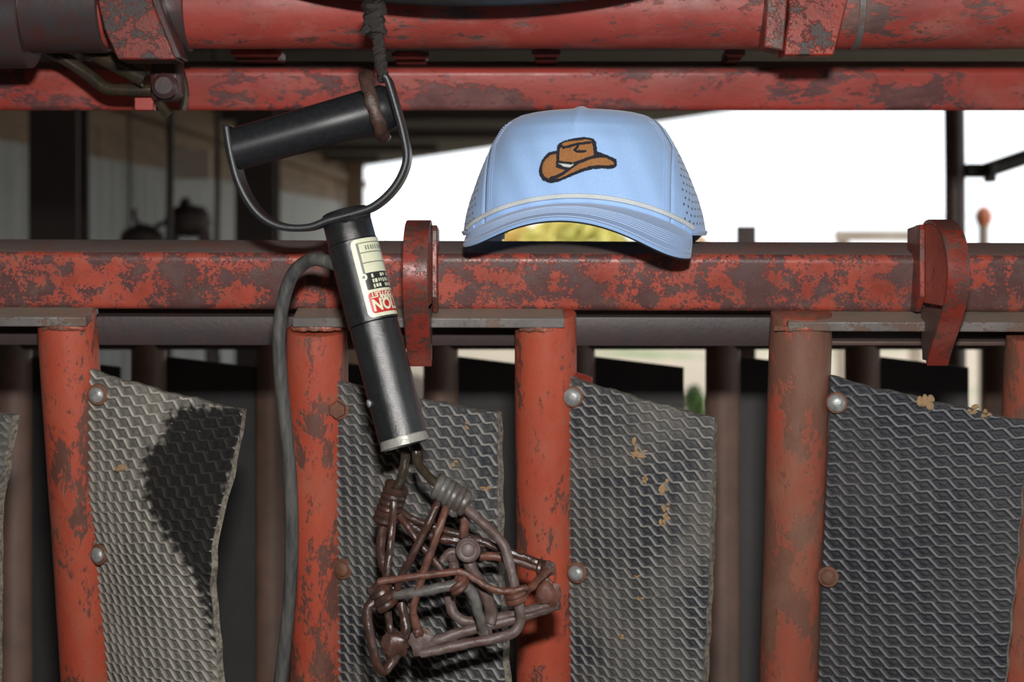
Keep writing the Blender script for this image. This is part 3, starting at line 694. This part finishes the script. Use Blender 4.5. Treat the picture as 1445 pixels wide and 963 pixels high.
for sgn, nm in ((-1,'l'),(1,'r')):
    rows = [[crown(*around(t, sgn, q), t) - Vector((0,0,0)) for q in np.linspace(0,1,81)] for t in ROWS]
    for r in rows:      # the seam tucks slightly inwards
        r[0] = r[0]+Vector((-sgn*.0008, .0008, 0)); 
    mb = MB(); nr = len(rows); nc = len(rows[0]); mb.v = [tuple(CO+p) for r in rows for p in r]
    for i in range(nr-1):
        for j in range(nc-1):
            c = (rows[i][j]+rows[i+1][j+1])/2
            if c.y > 0 and abs(c.x) < .078 and c.z < -.022+.060*math.sqrt(1-(c.x/.078)**2): continue      # arched opening above the strap
            mb.f.append((i*nc+j, i*nc+j+1, (i+1)*nc+j+1, (i+1)*nc+j))
    o = mb.build('side_panel', M['cap_blue'], cap, sharp=180)
    md = o.modifiers.new('thick', 'SOLIDIFY'); md.thickness = .0012; md.offset = -1
    # hem along the bottom
    hm = [CO+crown(*around(.012, sgn, q), .012)+Vector((0,0,.001)) for q in np.linspace(.07,.66,44)]
    MB().tube(hm, .0014, 8, smooth=1, flat=.7).build('hem', M['cap_blue'], cap)
    # perforations
    ph = MB(); 
    for i in range(14):
        t = .09+i*.056
        for j in range(26):
            q = .08+(j+.5*(i%2))*.033
            if q > .75: continue
            x, sd = around(t, sgn, q); p = crown(x, sd, t)
            if p.y > -.01: continue
            n = (p-crown(*around(t, sgn, q), t)*1.0); 
            e1 = crown(*around(t, sgn, q+.01), t)-p; e2 = crown(*around(min(1,t+.02), sgn, q), min(1,t+.02))-p
            n = e1.cross(e2).normalized(); 
            if n.dot(Vector((p.x, p.y, 0))) < 0: n = -n
            a = e1.normalized(); b_ = n.cross(a); c = CO+p+n*.00025
            ph.add([c+(a*math.cos(k*PI/4)+b_*math.sin(k*PI/4))*.00115 for k in range(8)], [tuple(range(8))])
    o = ph.build('perforations', M['hole'], cap); o['kind'] = 'stuff'
    # stitching beside the seam
    for off in (-.0035, -.0055, .0035, .0055):
        st = MB(); prev = None
        for i in range(44):
            t = .05+i*.0185
            def pt(tt):
                if off < 0: x = sgn*(seam_x(tt)+off); sd = -1; p = crown(x, -1, tt)
                else:
                    x, sd = around(tt, sgn, off*3.2); p = crown(x, sd, tt)
                n = Vector((p.x*.6, p.y, 0)).normalized(); return CO+p+n*.0004
            st.tube([pt(t), pt(t+.011)], .00028, 5, smooth=1)
        st.build('stitching', M['stitch'], cap)
MB().tube([CO+Vector((x, .0955*(1-(abs(x)/CA)**CN)**(1/CN)+.001, -.020-.004*math.cos(x*25))) for x in np.linspace(-.082,.082,36)], .0075, 8, smooth=1, flat=.16).build('back_strap', M['cap_blue'], cap)
# rope across the front
def rope_pt(x, up=.0052):
    z = zbase(x)+up; p = crown(x, -1, 0); 
    t = max(0, up/(CH-zbase(x))); p = crown(x, -1, t); return p
xs = [-.0838+.1676*i/60 for i in range(61)]
rp = []
for x in xs:
    p = rope_pt(x); rp.append(CO+p+Vector((x*.012, -.0012, 0)))
MB().tube(rp, .0019, 10, smooth=1).build('cord_trim', M['cap_rope'], cap)
for k in range(3):
    MB().tube([p+Vector((0,-.0016,(k-1)*.0011)) for p in rp], .0005, 5, smooth=1).build('cord_strand', M['cap_rope'], cap)
# brim
def brim(q, r, dz=0.0):
    s = math.sin(PI/2*q); xj = .0835*s; pj = crown(xj, -1, 0); pj = Vector((pj.x, pj.y+.0005, pj.z))
    xe = .0845*math.copysign(abs(s)**.95, s); c = math.cos(PI/2*q); yj0 = crown(.0835, -1, 0).y
    ye = yj0-(.160+yj0)*max(0,c)**.70
    ze = .0124-5.0*xe*xe/(1+.28*(abs(xe)/.075)**6)-.05*xe
    f = min(1, max(0, (yj0-ye)/.030)); f = f*f*(3-2*f)
    ze = -.002+(ze+.002)*f if abs(q) > .5 else ze
    x = pj.x+(xe-pj.x)*r; y = pj.y+(ye-pj.y)*r; z = pj.z+(ze-pj.z)*r**1.15 + .0022*math.sin(PI*r)
    return Vector((x, y, z+dz))
QS = [math.copysign(abs(u)**.9, u) for u in np.linspace(-1,1,121)]
def slab(d0, d1, name, mat):
    RS = [0,.1,.2,.3,.4,.5,.6,.7,.8,.88,.94,.98,1.0]
    top = [[brim(q, r, d0) for q in QS] for r in RS]; bot = [[brim(q, r, d1) for q in QS] for r in RS]
    mb = MB(); nr, nc = len(RS), len(QS)
    grid(mb, top); grid(mb, [list(reversed(r)) for r in bot])
    e0 = [CO+p for p in top[-1]]; e1 = [CO+p for p in bot[-1]]; mid = [(a+b_)/2+Vector((0,-.0006,0)) for a, b_ in zip(e0, e1)]
    for A_, B_ in ((e0, mid), (mid, e1)):
        mb.add(A_+B_, [(i, i+1, nc+i+1, nc+i) for i in range(nc-1)])
    return mb.build(name, mat, cap, sharp=60)
slab(0, -.0022, 'brim', M['brim_blue']); slab(-.00225, -.0034, 'brim_lining', M['under_black'])
for r in (.50,.56,.62,.68,.74,.80,.95):
    MB().tube([CO+brim(q, r, .0001) for q in np.linspace(-.93,.93,90)], .00028, 5, smooth=1).build('stitching', M['stitch'], cap)
# embroidered emblem
def E(x, y): return ((x-772)/10.32, -(y-460)/10.32)
OUT = [(350,795),(260,755),(215,690),(205,620),(215,560),(245,470),(290,410),(350,350),(465,325),(470,250),(510,210),(580,180),(700,150),(850,130),(950,140),(1000,160),(1035,210),(1055,345),(1110,360),(1220,405),(1330,455),(1338,540),(1310,580),(1230,600),(1130,590),(1000,600),(880,630),(790,660),(700,695),(600,740),(500,780),(400,800)]
BR = [[(465,368),(380,385),(320,430),(268,500),(247,580),(257,650),(290,706),(350,742),(380,712),(450,695),(540,655),(612,605),(530,590),(462,565),(466,470)],
      [(545,215),(620,192),(760,178),(900,160),(962,175),(992,250),(1012,400),(900,436),(780,485),(700,506),(600,492),(497,478),(503,300)],
      [(420,748),(470,728),(560,683),(640,622),(700,575),(780,524),(880,480),(980,442),(1100,425),(1180,430),(1260,470),(1302,505),(1300,540),(1200,550),(1080,546),(950,560),(850,595),(740,636),(640,682),(520,735)]]
WH = [(488,514),(560,520),(690,532),(716,516),(700,548),(660,572),(580,562)]
LN = [[(525,245),(560,285),(640,270),(750,235),(950,210)], [(775,235),(770,270),(730,320),(760,345),(880,340)]]
stp = .55
gx, gy = np.meshgrid(np.arange(190, 1350, 2.6*2), np.arange(120, 810, 2.6*2))
gxj = gx+rng.normal(0, 3.5, gx.shape); gyj = gy+rng.normal(0, 3.5, gx.shape)
lab = np.where(inpoly(gxj, gyj, OUT), 1, 0)
for b_ in BR: lab[inpoly(gxj, gyj, b_)] = 2
lab[inpoly(gxj, gyj, WH)] = 3
for L in LN:
    for (x0,y0),(x1,y1) in zip(L[:-1], L[1:]):
        dx, dy = x1-x0, y1-y0; t = np.clip(((gxj-x0)*dx+(gyj-y0)*dy)/(dx*dx+dy*dy), 0, 1)
        lab[np.hypot(gxj-x0-t*dx, gyj-y0-t*dy) < 13] = 1
for _ in range(1):
    bl = (lab == 1)|(lab == 0); nb = np.roll(bl,1,0)|np.roll(bl,-1,0)|np.roll(bl,1,1)|np.roll(bl,-1,1); lab[(lab == 2) & nb] = 1
emb = {1: MB(), 2: MB(), 3: MB()}; sc = 1.238/F/10.32/.99
hh = 5.2/2
def emb_pt(x, y, lift):
    ex = (x-772)*sc+.0020; ez = (460-y)*sc+.0552
    zb = zbase(ex); t = (ez-zb)/(CH-zb); p = crown(ex, -1, t); return CO+p+Vector((0,-lift,0))
lift = {1:.0011, 2:.0008, 3:.0009}
jl = rng.uniform(-.00018, .00018, (gx.shape[0]+1, gx.shape[1]+1))
for k in (1,2,3):
    vid = {}; vs = []; fs = []
    for i, j in zip(*np.nonzero(lab == k)):
        f = []
        for (a, b_) in ((0,0),(0,1),(1,1),(1,0)):
            key = (i+a, j+b_)
            if key not in vid:
                edge = 0
                ii, jj = key; nb = lab[max(0,ii-1):ii+1, max(0,jj-1):jj+1]
                l = lift[k]+jl[key] if (nb == k).all() else (.0002 if (nb == 0).any() else .0006)
                vid[key] = len(vs); vs.append(emb_pt(gx[0,0]+(jj)*5.2-hh, gy[0,0]+(ii)*5.2-hh, l))
            f.append(vid[key])
        fs.append(tuple(f))
    emb[k].add(vs, fs)
emb[1].build('emblem', M['thread_black'], cap, sharp=180, label='black stitched outline of a cowboy hat')
emb[2].build('emblem', M['thread_brown'], cap, sharp=180, label='brown stitched cowboy hat fill')
emb[3].build('emblem', M['thread_white'], cap, sharp=180, label='white stitched hat band')
cap.rotation_euler = (0, 0, math.radians(-7))

# ================================================================== BRANDING IRON
iron = thing('branding_iron', 'black electric branding iron with D handle hanging from greasy twine', 'branding iron', W(620,930,1.17))
IY = 1.15
A0 = W(487, 303, IY+.004); A1 = W(571.5, 627, IY-.018); ax = (A1-A0).normalized(); AL = (A1-A0).length; RB = .0164
seam0, seam1 = AL*.125, AL*.475
MB().lathe(A0, ax, [(-.002,RB-.001),(0,RB),(seam0,RB+.0001)], 48).build('barrel', M['black_enamel'], iron)
MB().lathe(A0, ax, [(seam0,RB-.0006),(seam0+.0006,RB+.0007),(seam1,RB+.0007),(seam1+.0006,RB-.0002)], 48).build('sleeve', M['black_enamel'], iron)
MB().lathe(A0, ax, [(seam1+.0006,RB-.0006),(seam1+.001,RB+.0001),(AL-.006,RB+.0002),(AL-.005,RB+.0002)], 48).build('barrel', M['black_enamel'], iron)
MB().lathe(A0, ax, [(AL-.006,RB-.002),(AL-.0055,RB-.0006),(AL+.0008,RB+.0004),(AL+.0012,RB-.002),(AL-.001,RB-.0025),(AL-.002,.002)], 48).build('end_ring', M['ring_metal'], iron)
fr_ = Vector((0,-1,0)); fr_ = (fr_-ax*fr_.dot(ax)).normalized(); rt = ax.cross(fr_); rt = rt if rt.x > 0 else -rt
sc_ = A0+ax*(AL-.032)-rt*(RB*.93)+fr_*RB*.35
MB().lathe(sc_, (-rt*.9+fr_*.35), [(0,.0026),(.0014,.0026),(.002,.0015)], 16).build('screw', M['zinc'], iron)
# D shaped strap
Dp = [(324,178),(324,186),(330,222),(340,258),(357,290),(378,311),(404,321),(438,321),(466,311),(500,302),(528,292),(552,272),(568,248),(575,222),(570,190),(560,152),(549,116),(544,109)]
pts = cr([W(x, y, IY) for x, y in Dp], 6); vs = []; fs = []; hw = .0150; tk = .0048
for i, p in enumerate(pts):
    tg = (pts[min(i+1,len(pts)-1)]-pts[max(i-1,0)]).normalized(); nn = Vector((-tg.z, 0, tg.x))
    k = i/len(pts)
    w = hw*(1-.15*math.sin(PI*k))
    for dx, dy in ((-1,-1),(-.4,-1.06),(.4,-1.06),(1,-1),(1,1),(-1,1)): vs.append(p+nn*tk/2*dx+Vector((0, w*dy, 0)))
for i in range(len(pts)-1):
    for k in range(6): fs.append((i*6+k, i*6+(k+1)%6, i*6+6+(k+1)%6, i*6+6+k))
fs += [(5,4,3,2,1,0), tuple(6*(len(pts)-1)+k for k in range(6))]
MB().add(vs, fs).build('handle_strap', M['black_gloss'], iron, sharp=55, bev=.0004)
g0 = W(330, 211, IY); g1 = W(552, 150, IY)
MB().lathe(g0, g1-g0, [(0,.0135),(.001,.0147),((g1-g0).length*.5,.0150),((g1-g0).length-.004,.0160),((g1-g0).length,.014)], 48).build('handle_grip', M['black_gloss'], iron)
# weld / collar where strap meets barrel
MB().tube([W(452,317,IY-.004), W(487,310,IY-.012), W(520,301,IY-.004)], .0026, 10, lump=.4).build('weld_bead', M['black_gloss'], iron)

# --- rating label wrapped round the sleeve
def cyl(s, th, lift): return A0+ax*s+(rt*math.sin(th)+fr_*math.cos(th))*(RB+.0007+lift)
LS0, LS1 = seam0+.0012, seam1-.0012; TA, TB = -.02, 2.55
def patch(s0, s1, t0, t1, lift, name, mat, rr=.0, parent=None):
    mb = MB(); ns, nt_ = 14, 40; rows = []
    for i in range(ns+1):
        s = s0+(s1-s0)*i/ns; d = min(s-s0, s1-s); ins = 0
        if d < rr: ins = (rr-math.sqrt(max(0, rr*rr-(rr-d)**2)))/RB
        rows.append([cyl(s, t0+ins+(t1-t0-2*ins)*j/nt_, lift) for j in range(nt_+1)])
    if rr:
        rows = []
        ss = sorted(set([s0+rr*(1-math.cos(k*PI/12)) for k in range(7)]+[s1-rr*(1-math.cos(k*PI/12)) for k in range(7)]))
        for s in ss:
            d = min(s-s0, s1-s); ins = (rr-math.sqrt(max(0, rr*rr-(rr-min(d,rr))**2)))/RB
            rows.append([cyl(s, t0+ins+(t1-t0-2*ins)*j/nt_, lift) for j in range(nt_+1)])
    nc = nt_+1; vs = [p for r in rows for p in r]
    mb.add(vs, [(i*nc+j, i*nc+j+1, (i+1)*nc+j+1, (i+1)*nc+j) for i in range(len(rows)-1) for j in range(nt_)])
    return mb.build(name, mat, parent or iron, sharp=180)
lab_o = patch(LS0, LS1, TA, TB, .00012, 'rating_label', M['lab_cream'], .004)
lab_o['label'] = 'cream label with black and red print, fixed upside down'
LL = LS1-LS0
def S(f): return LS0+LL*f
patch(S(.05), S(.45), TA+.20, TA+.30, .0002, 'print_bar', M['lab_grey'], 0, lab_o)
for f in (.05,.175,.305): patch(S(f), S(f+.012), TA+.2, TB-.2, .0002, 'print_line', M['lab_grey'], 0, lab_o)
patch(S(.44), S(.655), TA+.22, TB-.15, .0002, 'print_block', M['lab_black'], .001, lab_o)
patch(S(.69), S(.955), TA+.17, TB-.15, .0002, 'print_block', M['lab_red'], .0025, lab_o).__setitem__('label', 'red warning block')
def ringp(s, th, r0, mat, lift):
    c = cyl(s, th, lift); n = (rt*math.sin(th)+fr_*math.cos(th)); MB().lathe(c, n, [(0,r0),(.0002,r0)], 20).build('rivet', mat, lab_o)
ringp(S(.485), TA+.20, .0023, M['lab_cream'], .0003); ringp(S(.485), TA+.20, .0011, M['lab_grey'], .0006)
def text_on(txt, s_base, th_left, size, mat, lift=.0004, stretch=1.0, name='lettering'):
    cu = bpy.data.curves.new('t', 'FONT'); cu.body = txt; cu.size = 1.0; cu.resolution_u = 3; cu.align_x = 'RIGHT'; cu.offset = .035
    ob = bpy.data.objects.new('t', cu); COL.objects.link(ob); dg = bpy.context.evaluated_depsgraph_get()
    me = bpy.data.meshes.new_from_object(ob.evaluated_get(dg)); bpy.data.objects.remove(ob); bpy.data.curves.remove(cu)
    import bmesh
    bm = bmesh.new(); bm.from_mesh(me); bmesh.ops.subdivide_edges(bm, edges=[e for e in bm.edges if e.calc_length() > .25], cuts=3)
    vs = [v.co.copy() for v in bm.verts]; fs = [tuple(v.index for v in f.verts) for f in bm.faces]; bm.free()
    # upside down: the text runs from right to left round the barrel and its top points down the barrel
    out = [cyl(s_base+v.y*size, th_left-(v.x*size*stretch)/RB, lift) for v in vs]
    return MB().add(out, fs).build(name, mat, lab_o, sharp=180)
text_on('CAUTION', S(.785), TA+.25, .0108, M['lab_cream'], stretch=.80)
text_on('USE ON 3 WIRE', S(.737), TA+.62, .0048, M['lab_cream'])
text_on('110 VOLT OUTLET', S(.70), TA+.27, .0046, M['lab_cream'])
R = random.Random(5)
for row in range(3):        # print too worn to read: broken strokes
    th = TA+.5
    while th < TB-.3:
        w = R.uniform(.05,.11)
        if R.random() < .86: patch(S(.462+row*.065), S(.462+row*.065+R.uniform(.035,.05)), th, th+w, .0004, 'worn_print', M['lab_cream'], 0, lab_o)
        th += w+R.uniform(.03,.06)
th = TA+.55
while th < 1.5:
    patch(S(.085+R.uniform(0,.01)), S(.15), th, th+.05, .0003, 'worn_print', M['lab_grey'], 0, lab_o); th += R.uniform(.09,.14)

# --- rods and wires of the head (traced points in the head's own frame)
def Z(x, y, Y): return W(500+x/2.831, 620+y/2.831, Y-.026)
def rod(P_, r, mat, name='heating_rod', n=12, **kw):
    kw.setdefault('lump', .22)
    return MB().tube([Z(*p) for p in P_], r, n, **kw).build(name, mat, iron)
rod([(247,52,1.162),(252,85,1.160),(275,125,1.155),(308,160,1.15),(345,190,1.147)], .0031, M['oily'])
rod([(330,178,1.148),(380,225,1.146),(440,272,1.146),(505,330,1.147),(560,378,1.148),(598,430,1.148),(620,500,1.147),(635,570,1.146),(652,635,1.146),(664,695,1.147),(662,735,1.148),(640,768,1.148),(590,790,1.148),(480,812,1.147),(380,832,1.146),(300,850,1.146),(268,855,1.147)], .0034, M['scaled'])
rod([(205,58,1.165),(200,110,1.165),(186,160,1.165),(168,205,1.166)], .0032, M['oily'])
rod([(150,195,1.168),(128,300,1.17),(112,370,1.17),(104,430,1.17),(115,500,1.17),(150,580,1.168),(178,640,1.166),(197,700,1.164),(207,750,1.162),(196,800,1.158),(182,845,1.155),(150,893,1.15),(120,928,1.147),(95,905,1.145),(78,850,1.144),(62,780,1.144),(52,705,1.145),(62,665,1.146),(92,640,1.148),(130,628,1.150)], .0033, M['dark_rust'])
rod([(112,632,1.150),(200,620,1.146),(300,603,1.143),(380,588,1.142),(425,585,1.142),(458,600,1.143),(482,640,1.144),(497,700,1.146),(512,745,1.149),(522,782,1.152)], .0036, M['blue_steel'])
rod([(455,440,1.160),(460,490,1.160),(480,540,1.160),(510,590,1.162),(535,650,1.164),(550,700,1.166),(545,735,1.166)], .0042, M['scaled'])
rod([(392,475,1.170),(400,530,1.170),(395,590,1.171),(382,630,1.172),(390,680,1.172),(415,715,1.172),(465,730,1.172),(540,722,1.172),(640,698,1.17),(730,675,1.168),(820,650,1.166)], .0036, M['scaled'])
rod([(262,830,1.16),(340,800,1.165),(440,768,1.168),(560,738,1.17),(690,702,1.17),(770,678,1.168),(815,660,1.166)], .0038, M['scaled'])
rod([(350,490,1.168),(372,458,1.168),(400,450,1.168),(420,475,1.168)], .0026, M['scaled'])
# thin rusty wires
for P_, r, mt in [
    ([(157,250,1.160),(148,380,1.155),(138,480,1.150),(126,560,1.146)], .0026, 'dark_rust'),
    ([(334,250,1.144),(290,350,1.142),(235,460,1.142),(190,545,1.144),(172,600,1.147)], .0027, 'dark_rust'),
    ([(368,268,1.144),(335,370,1.141),(300,470,1.141),(272,550,1.143),(244,640,1.144),(236,690,1.144),(246,740,1.145),(258,775,1.146)], .0027, 'rust_rod'),
    ([(178,300,1.166),(230,375,1.166),(290,450,1.166),(345,518,1.166),(375,560,1.166)], .0026, 'dark_rust'),
    ([(180,285,1.168),(230,318,1.170),(320,352,1.172),(420,382,1.174),(500,405,1.175),(560,430,1.175),(640,458,1.174),(710,485,1.172),(775,513,1.170)], .0026, 'dark_rust'),
    ([(230,352,1.172),(330,392,1.174),(430,408,1.176),(520,425,1.177)], .0032, 'dark_rust'),
    ([(440,300,1.165),(440,340,1.165),(436,392,1.166)], .0032, 'rust_rod'),
    ([(500,470,1.172),(560,470,1.174),(650,490,1.174),(740,520,1.172)], .0028, 'rust_rod'),
    ([(95,570,1.143),(180,558,1.142),(280,545,1.141),(380,533,1.140),(420,530,1.140),(470,552,1.140),(530,590,1.140),(590,608,1.140),(640,605,1.141),(690,594,1.143)], .0024, 'rust_rod'),
    ([(688,610,1.145),(710,590,1.15),(745,552,1.158),(780,520,1.166)], .0026, 'rust_rod'),
    ([(135,690,1.155),(140,740,1.155),(152,790,1.154)], .0024, 'dark_rust'),
    ([(765,555,1.166),(772,590,1.166),(778,620,1.166)], .0024, 'scaled')]:
    rod(P_, r, M[mt], 'brace_wire', 10)
def coil(p0, p1, R0, r, turns, mat, name='wire_coil', phase=0.0):
    a, b_ = Z(*p0), Z(*p1); d = b_-a; L = d.length; d.normalize(); u = d.orthogonal().normalized(); w = d.cross(u); n = int(turns*18)
    MB().tube([a+d*L*i/n+(u*math.cos(phase+2*PI*turns*i/n)+w*math.sin(phase+2*PI*turns*i/n))*R0 for i in range(n+1)], r, 8, smooth=1).build(name, mat, iron)
coil((328,185,1.147),(452,262,1.146), .0066, .0027, 6, M['blue_steel'])
coil((172,185,1.166),(120,335,1.169), .0062, .0027, 6.5, M['dark_rust'])
coil((640,600,1.146),(652,650,1.147), .0056, .0024, 2.4, M['rust_rod'], 'wire_wrap')
coil((408,570,1.142),(425,600,1.142), .0050, .0022, 2, M['rust_rod'], 'wire_wrap', 1)
coil((96,590,1.149),(130,665,1.149), .0060, .0028, 3, M['dark_rust'], 'wire_wrap')
coil((738,515,1.17),(775,525,1.168), .0042, .0022, 2, M['dark_rust'], 'wire_wrap')
def lumpball(p, r, mat, name='weld_blob', fl=1.0):
    mb = MB(); c = Z(*p); ell(mb, c, (r, r*fl, r), 22, .35); return mb.build(name, mat, iron)
MB().lathe(Z(455,442,1.152), (0,-1,.1), [(0,.0080),(.0015,.0085),(.0035,.0080),(.0042,.0068),(.0034,.0052),(.0034,.0046),(.006,.0042),(.0066,.0025)], 28).build('washer', M['scaled'], iron)
ell(MB(), Z(392,470,1.168), (.0050,.004,.004), 16, .3).build('weld_blob', M['scaled'], iron)
lumpball((270,815,1.148), .0086, M['scaled'], fl=.35); lumpball((158,826,1.152), .0088, M['dark_rust'], fl=.5); lumpball((776,620,1.164), .0086, M['rust_rod'], fl=.4)
lumpball((256,772,1.145), .0034, M['rust_rod']); lumpball((395,290,1.146), .0036, M['blue_steel']); lumpball((522,775,1.152), .0046, M['scaled'])
lumpball((112,600,1.147), .0062, M['dark_rust']); lumpball((430,560,1.142), .0045, M['rust_rod']); lumpball((775,515,1.168), .0048, M['scaled'])

# --- supply cable
cb = [W(464,371,1.152),W(448,366,1.158),(W(430,371,1.166)),W(412,390,1.172),W(400,425,1.176),W(394,470,1.180),W(396,530,1.184),W(403,600,1.19),W(410,680,1.196),W(412,760,1.20),W(409,840,1.205),W(402,910,1.21),W(394,975,1.215),W(384,1060,1.22),W(370,1300,1.22),W(350,1800,1.22)]
cb[0] = A0+ax*(AL*.2)-rt*RB*.8
MB().tube(cb, .0048, 14).build('power_cable', M['rubber_cable'], iron)

# ================================================================== TWINE AND LOOP
tw = thing('hanging_twine', 'greasy dark knotted twine holding up the branding iron', 'twine', W(540,112,1.15))
def strands(P_, R0, r, turns, name, n=3):
    P_ = cr(P_, 16); m_ = len(P_)
    for s in range(n):
        out = []
        for i, p in enumerate(P_):
            tg = (P_[min(i+1,m_-1)]-P_[max(i-1,0)]).normalized(); u = Vector((0,-1,0)); w = tg.cross(u).normalized(); a = 2*PI*(turns*i/m_+s/n)
            out.append(p+(u*math.cos(a)+w*math.sin(a))*R0*(1+.25*noise.noise(p*300)))
        MB().tube(out, r, 8, smooth=2, lump=.5).build(name, M['twine'], tw)
strands([W(529,-130,1.17), W(528,-40,1.16), W(532,30,1.15), W(534,60,1.148), W(537,90,1.147), W(541,113,1.147)], .0020, .0022, 9, 'strand')
for i, (x, y, rx, ry) in enumerate([(527,8,15,8),(529,20,15,9),(528,33,17,8),(531,42,14,6)]):
    c = W(x, y, 1.15); mpx = 1.15/F; pts = []
    for k in range(14):
        a = 2*PI*k/14; pts.append(c+Vector((math.cos(a)*rx*mpx*.55, math.sin(a)*.0065, math.sin(a+i)*ry*mpx*.6)))
    MB().tube(pts, .0036, 9, smooth=3, closed=True, lump=.6).build('knot', M['twine'], tw)
ell(MB(), W(528,15,1.15), (.0072,.006,.0075), 18, .5).build('knot', M['twine'], tw)
MB().tube([W(520,38,1.142), W(515,43,1.142), W(512,46,1.144)], .0026, 8, lump=.4).build('twine_end', M['twine'], tw)
# loop around the grip, held by the twine
lp = thing('grip_loop', 'brown leather loop round the right end of the black handle grip', 'loop', W(540,190,1.14))
ga = (g1-g0).normalized(); gc = g0+(g1-g0)*.90; u = Vector((0,-1,0)); w = ga.cross(u).normalized(); w = w if w.z > 0 else -w
pts = []
for k in range(24):
    a = 2*PI*k/24; e = 1.0; q = u*math.cos(a)*.0205+w*math.sin(a)*(.0250 if math.sin(a) > 0 else .0205)
    pts.append(gc+q+ga*(-math.sin(a))*.0005+Vector((0,0,.001)))
MB().tube(pts, .0046, 12, smooth=3, closed=True, flat=.6, lump=.35).build('loop_strap', M['loop'], lp)
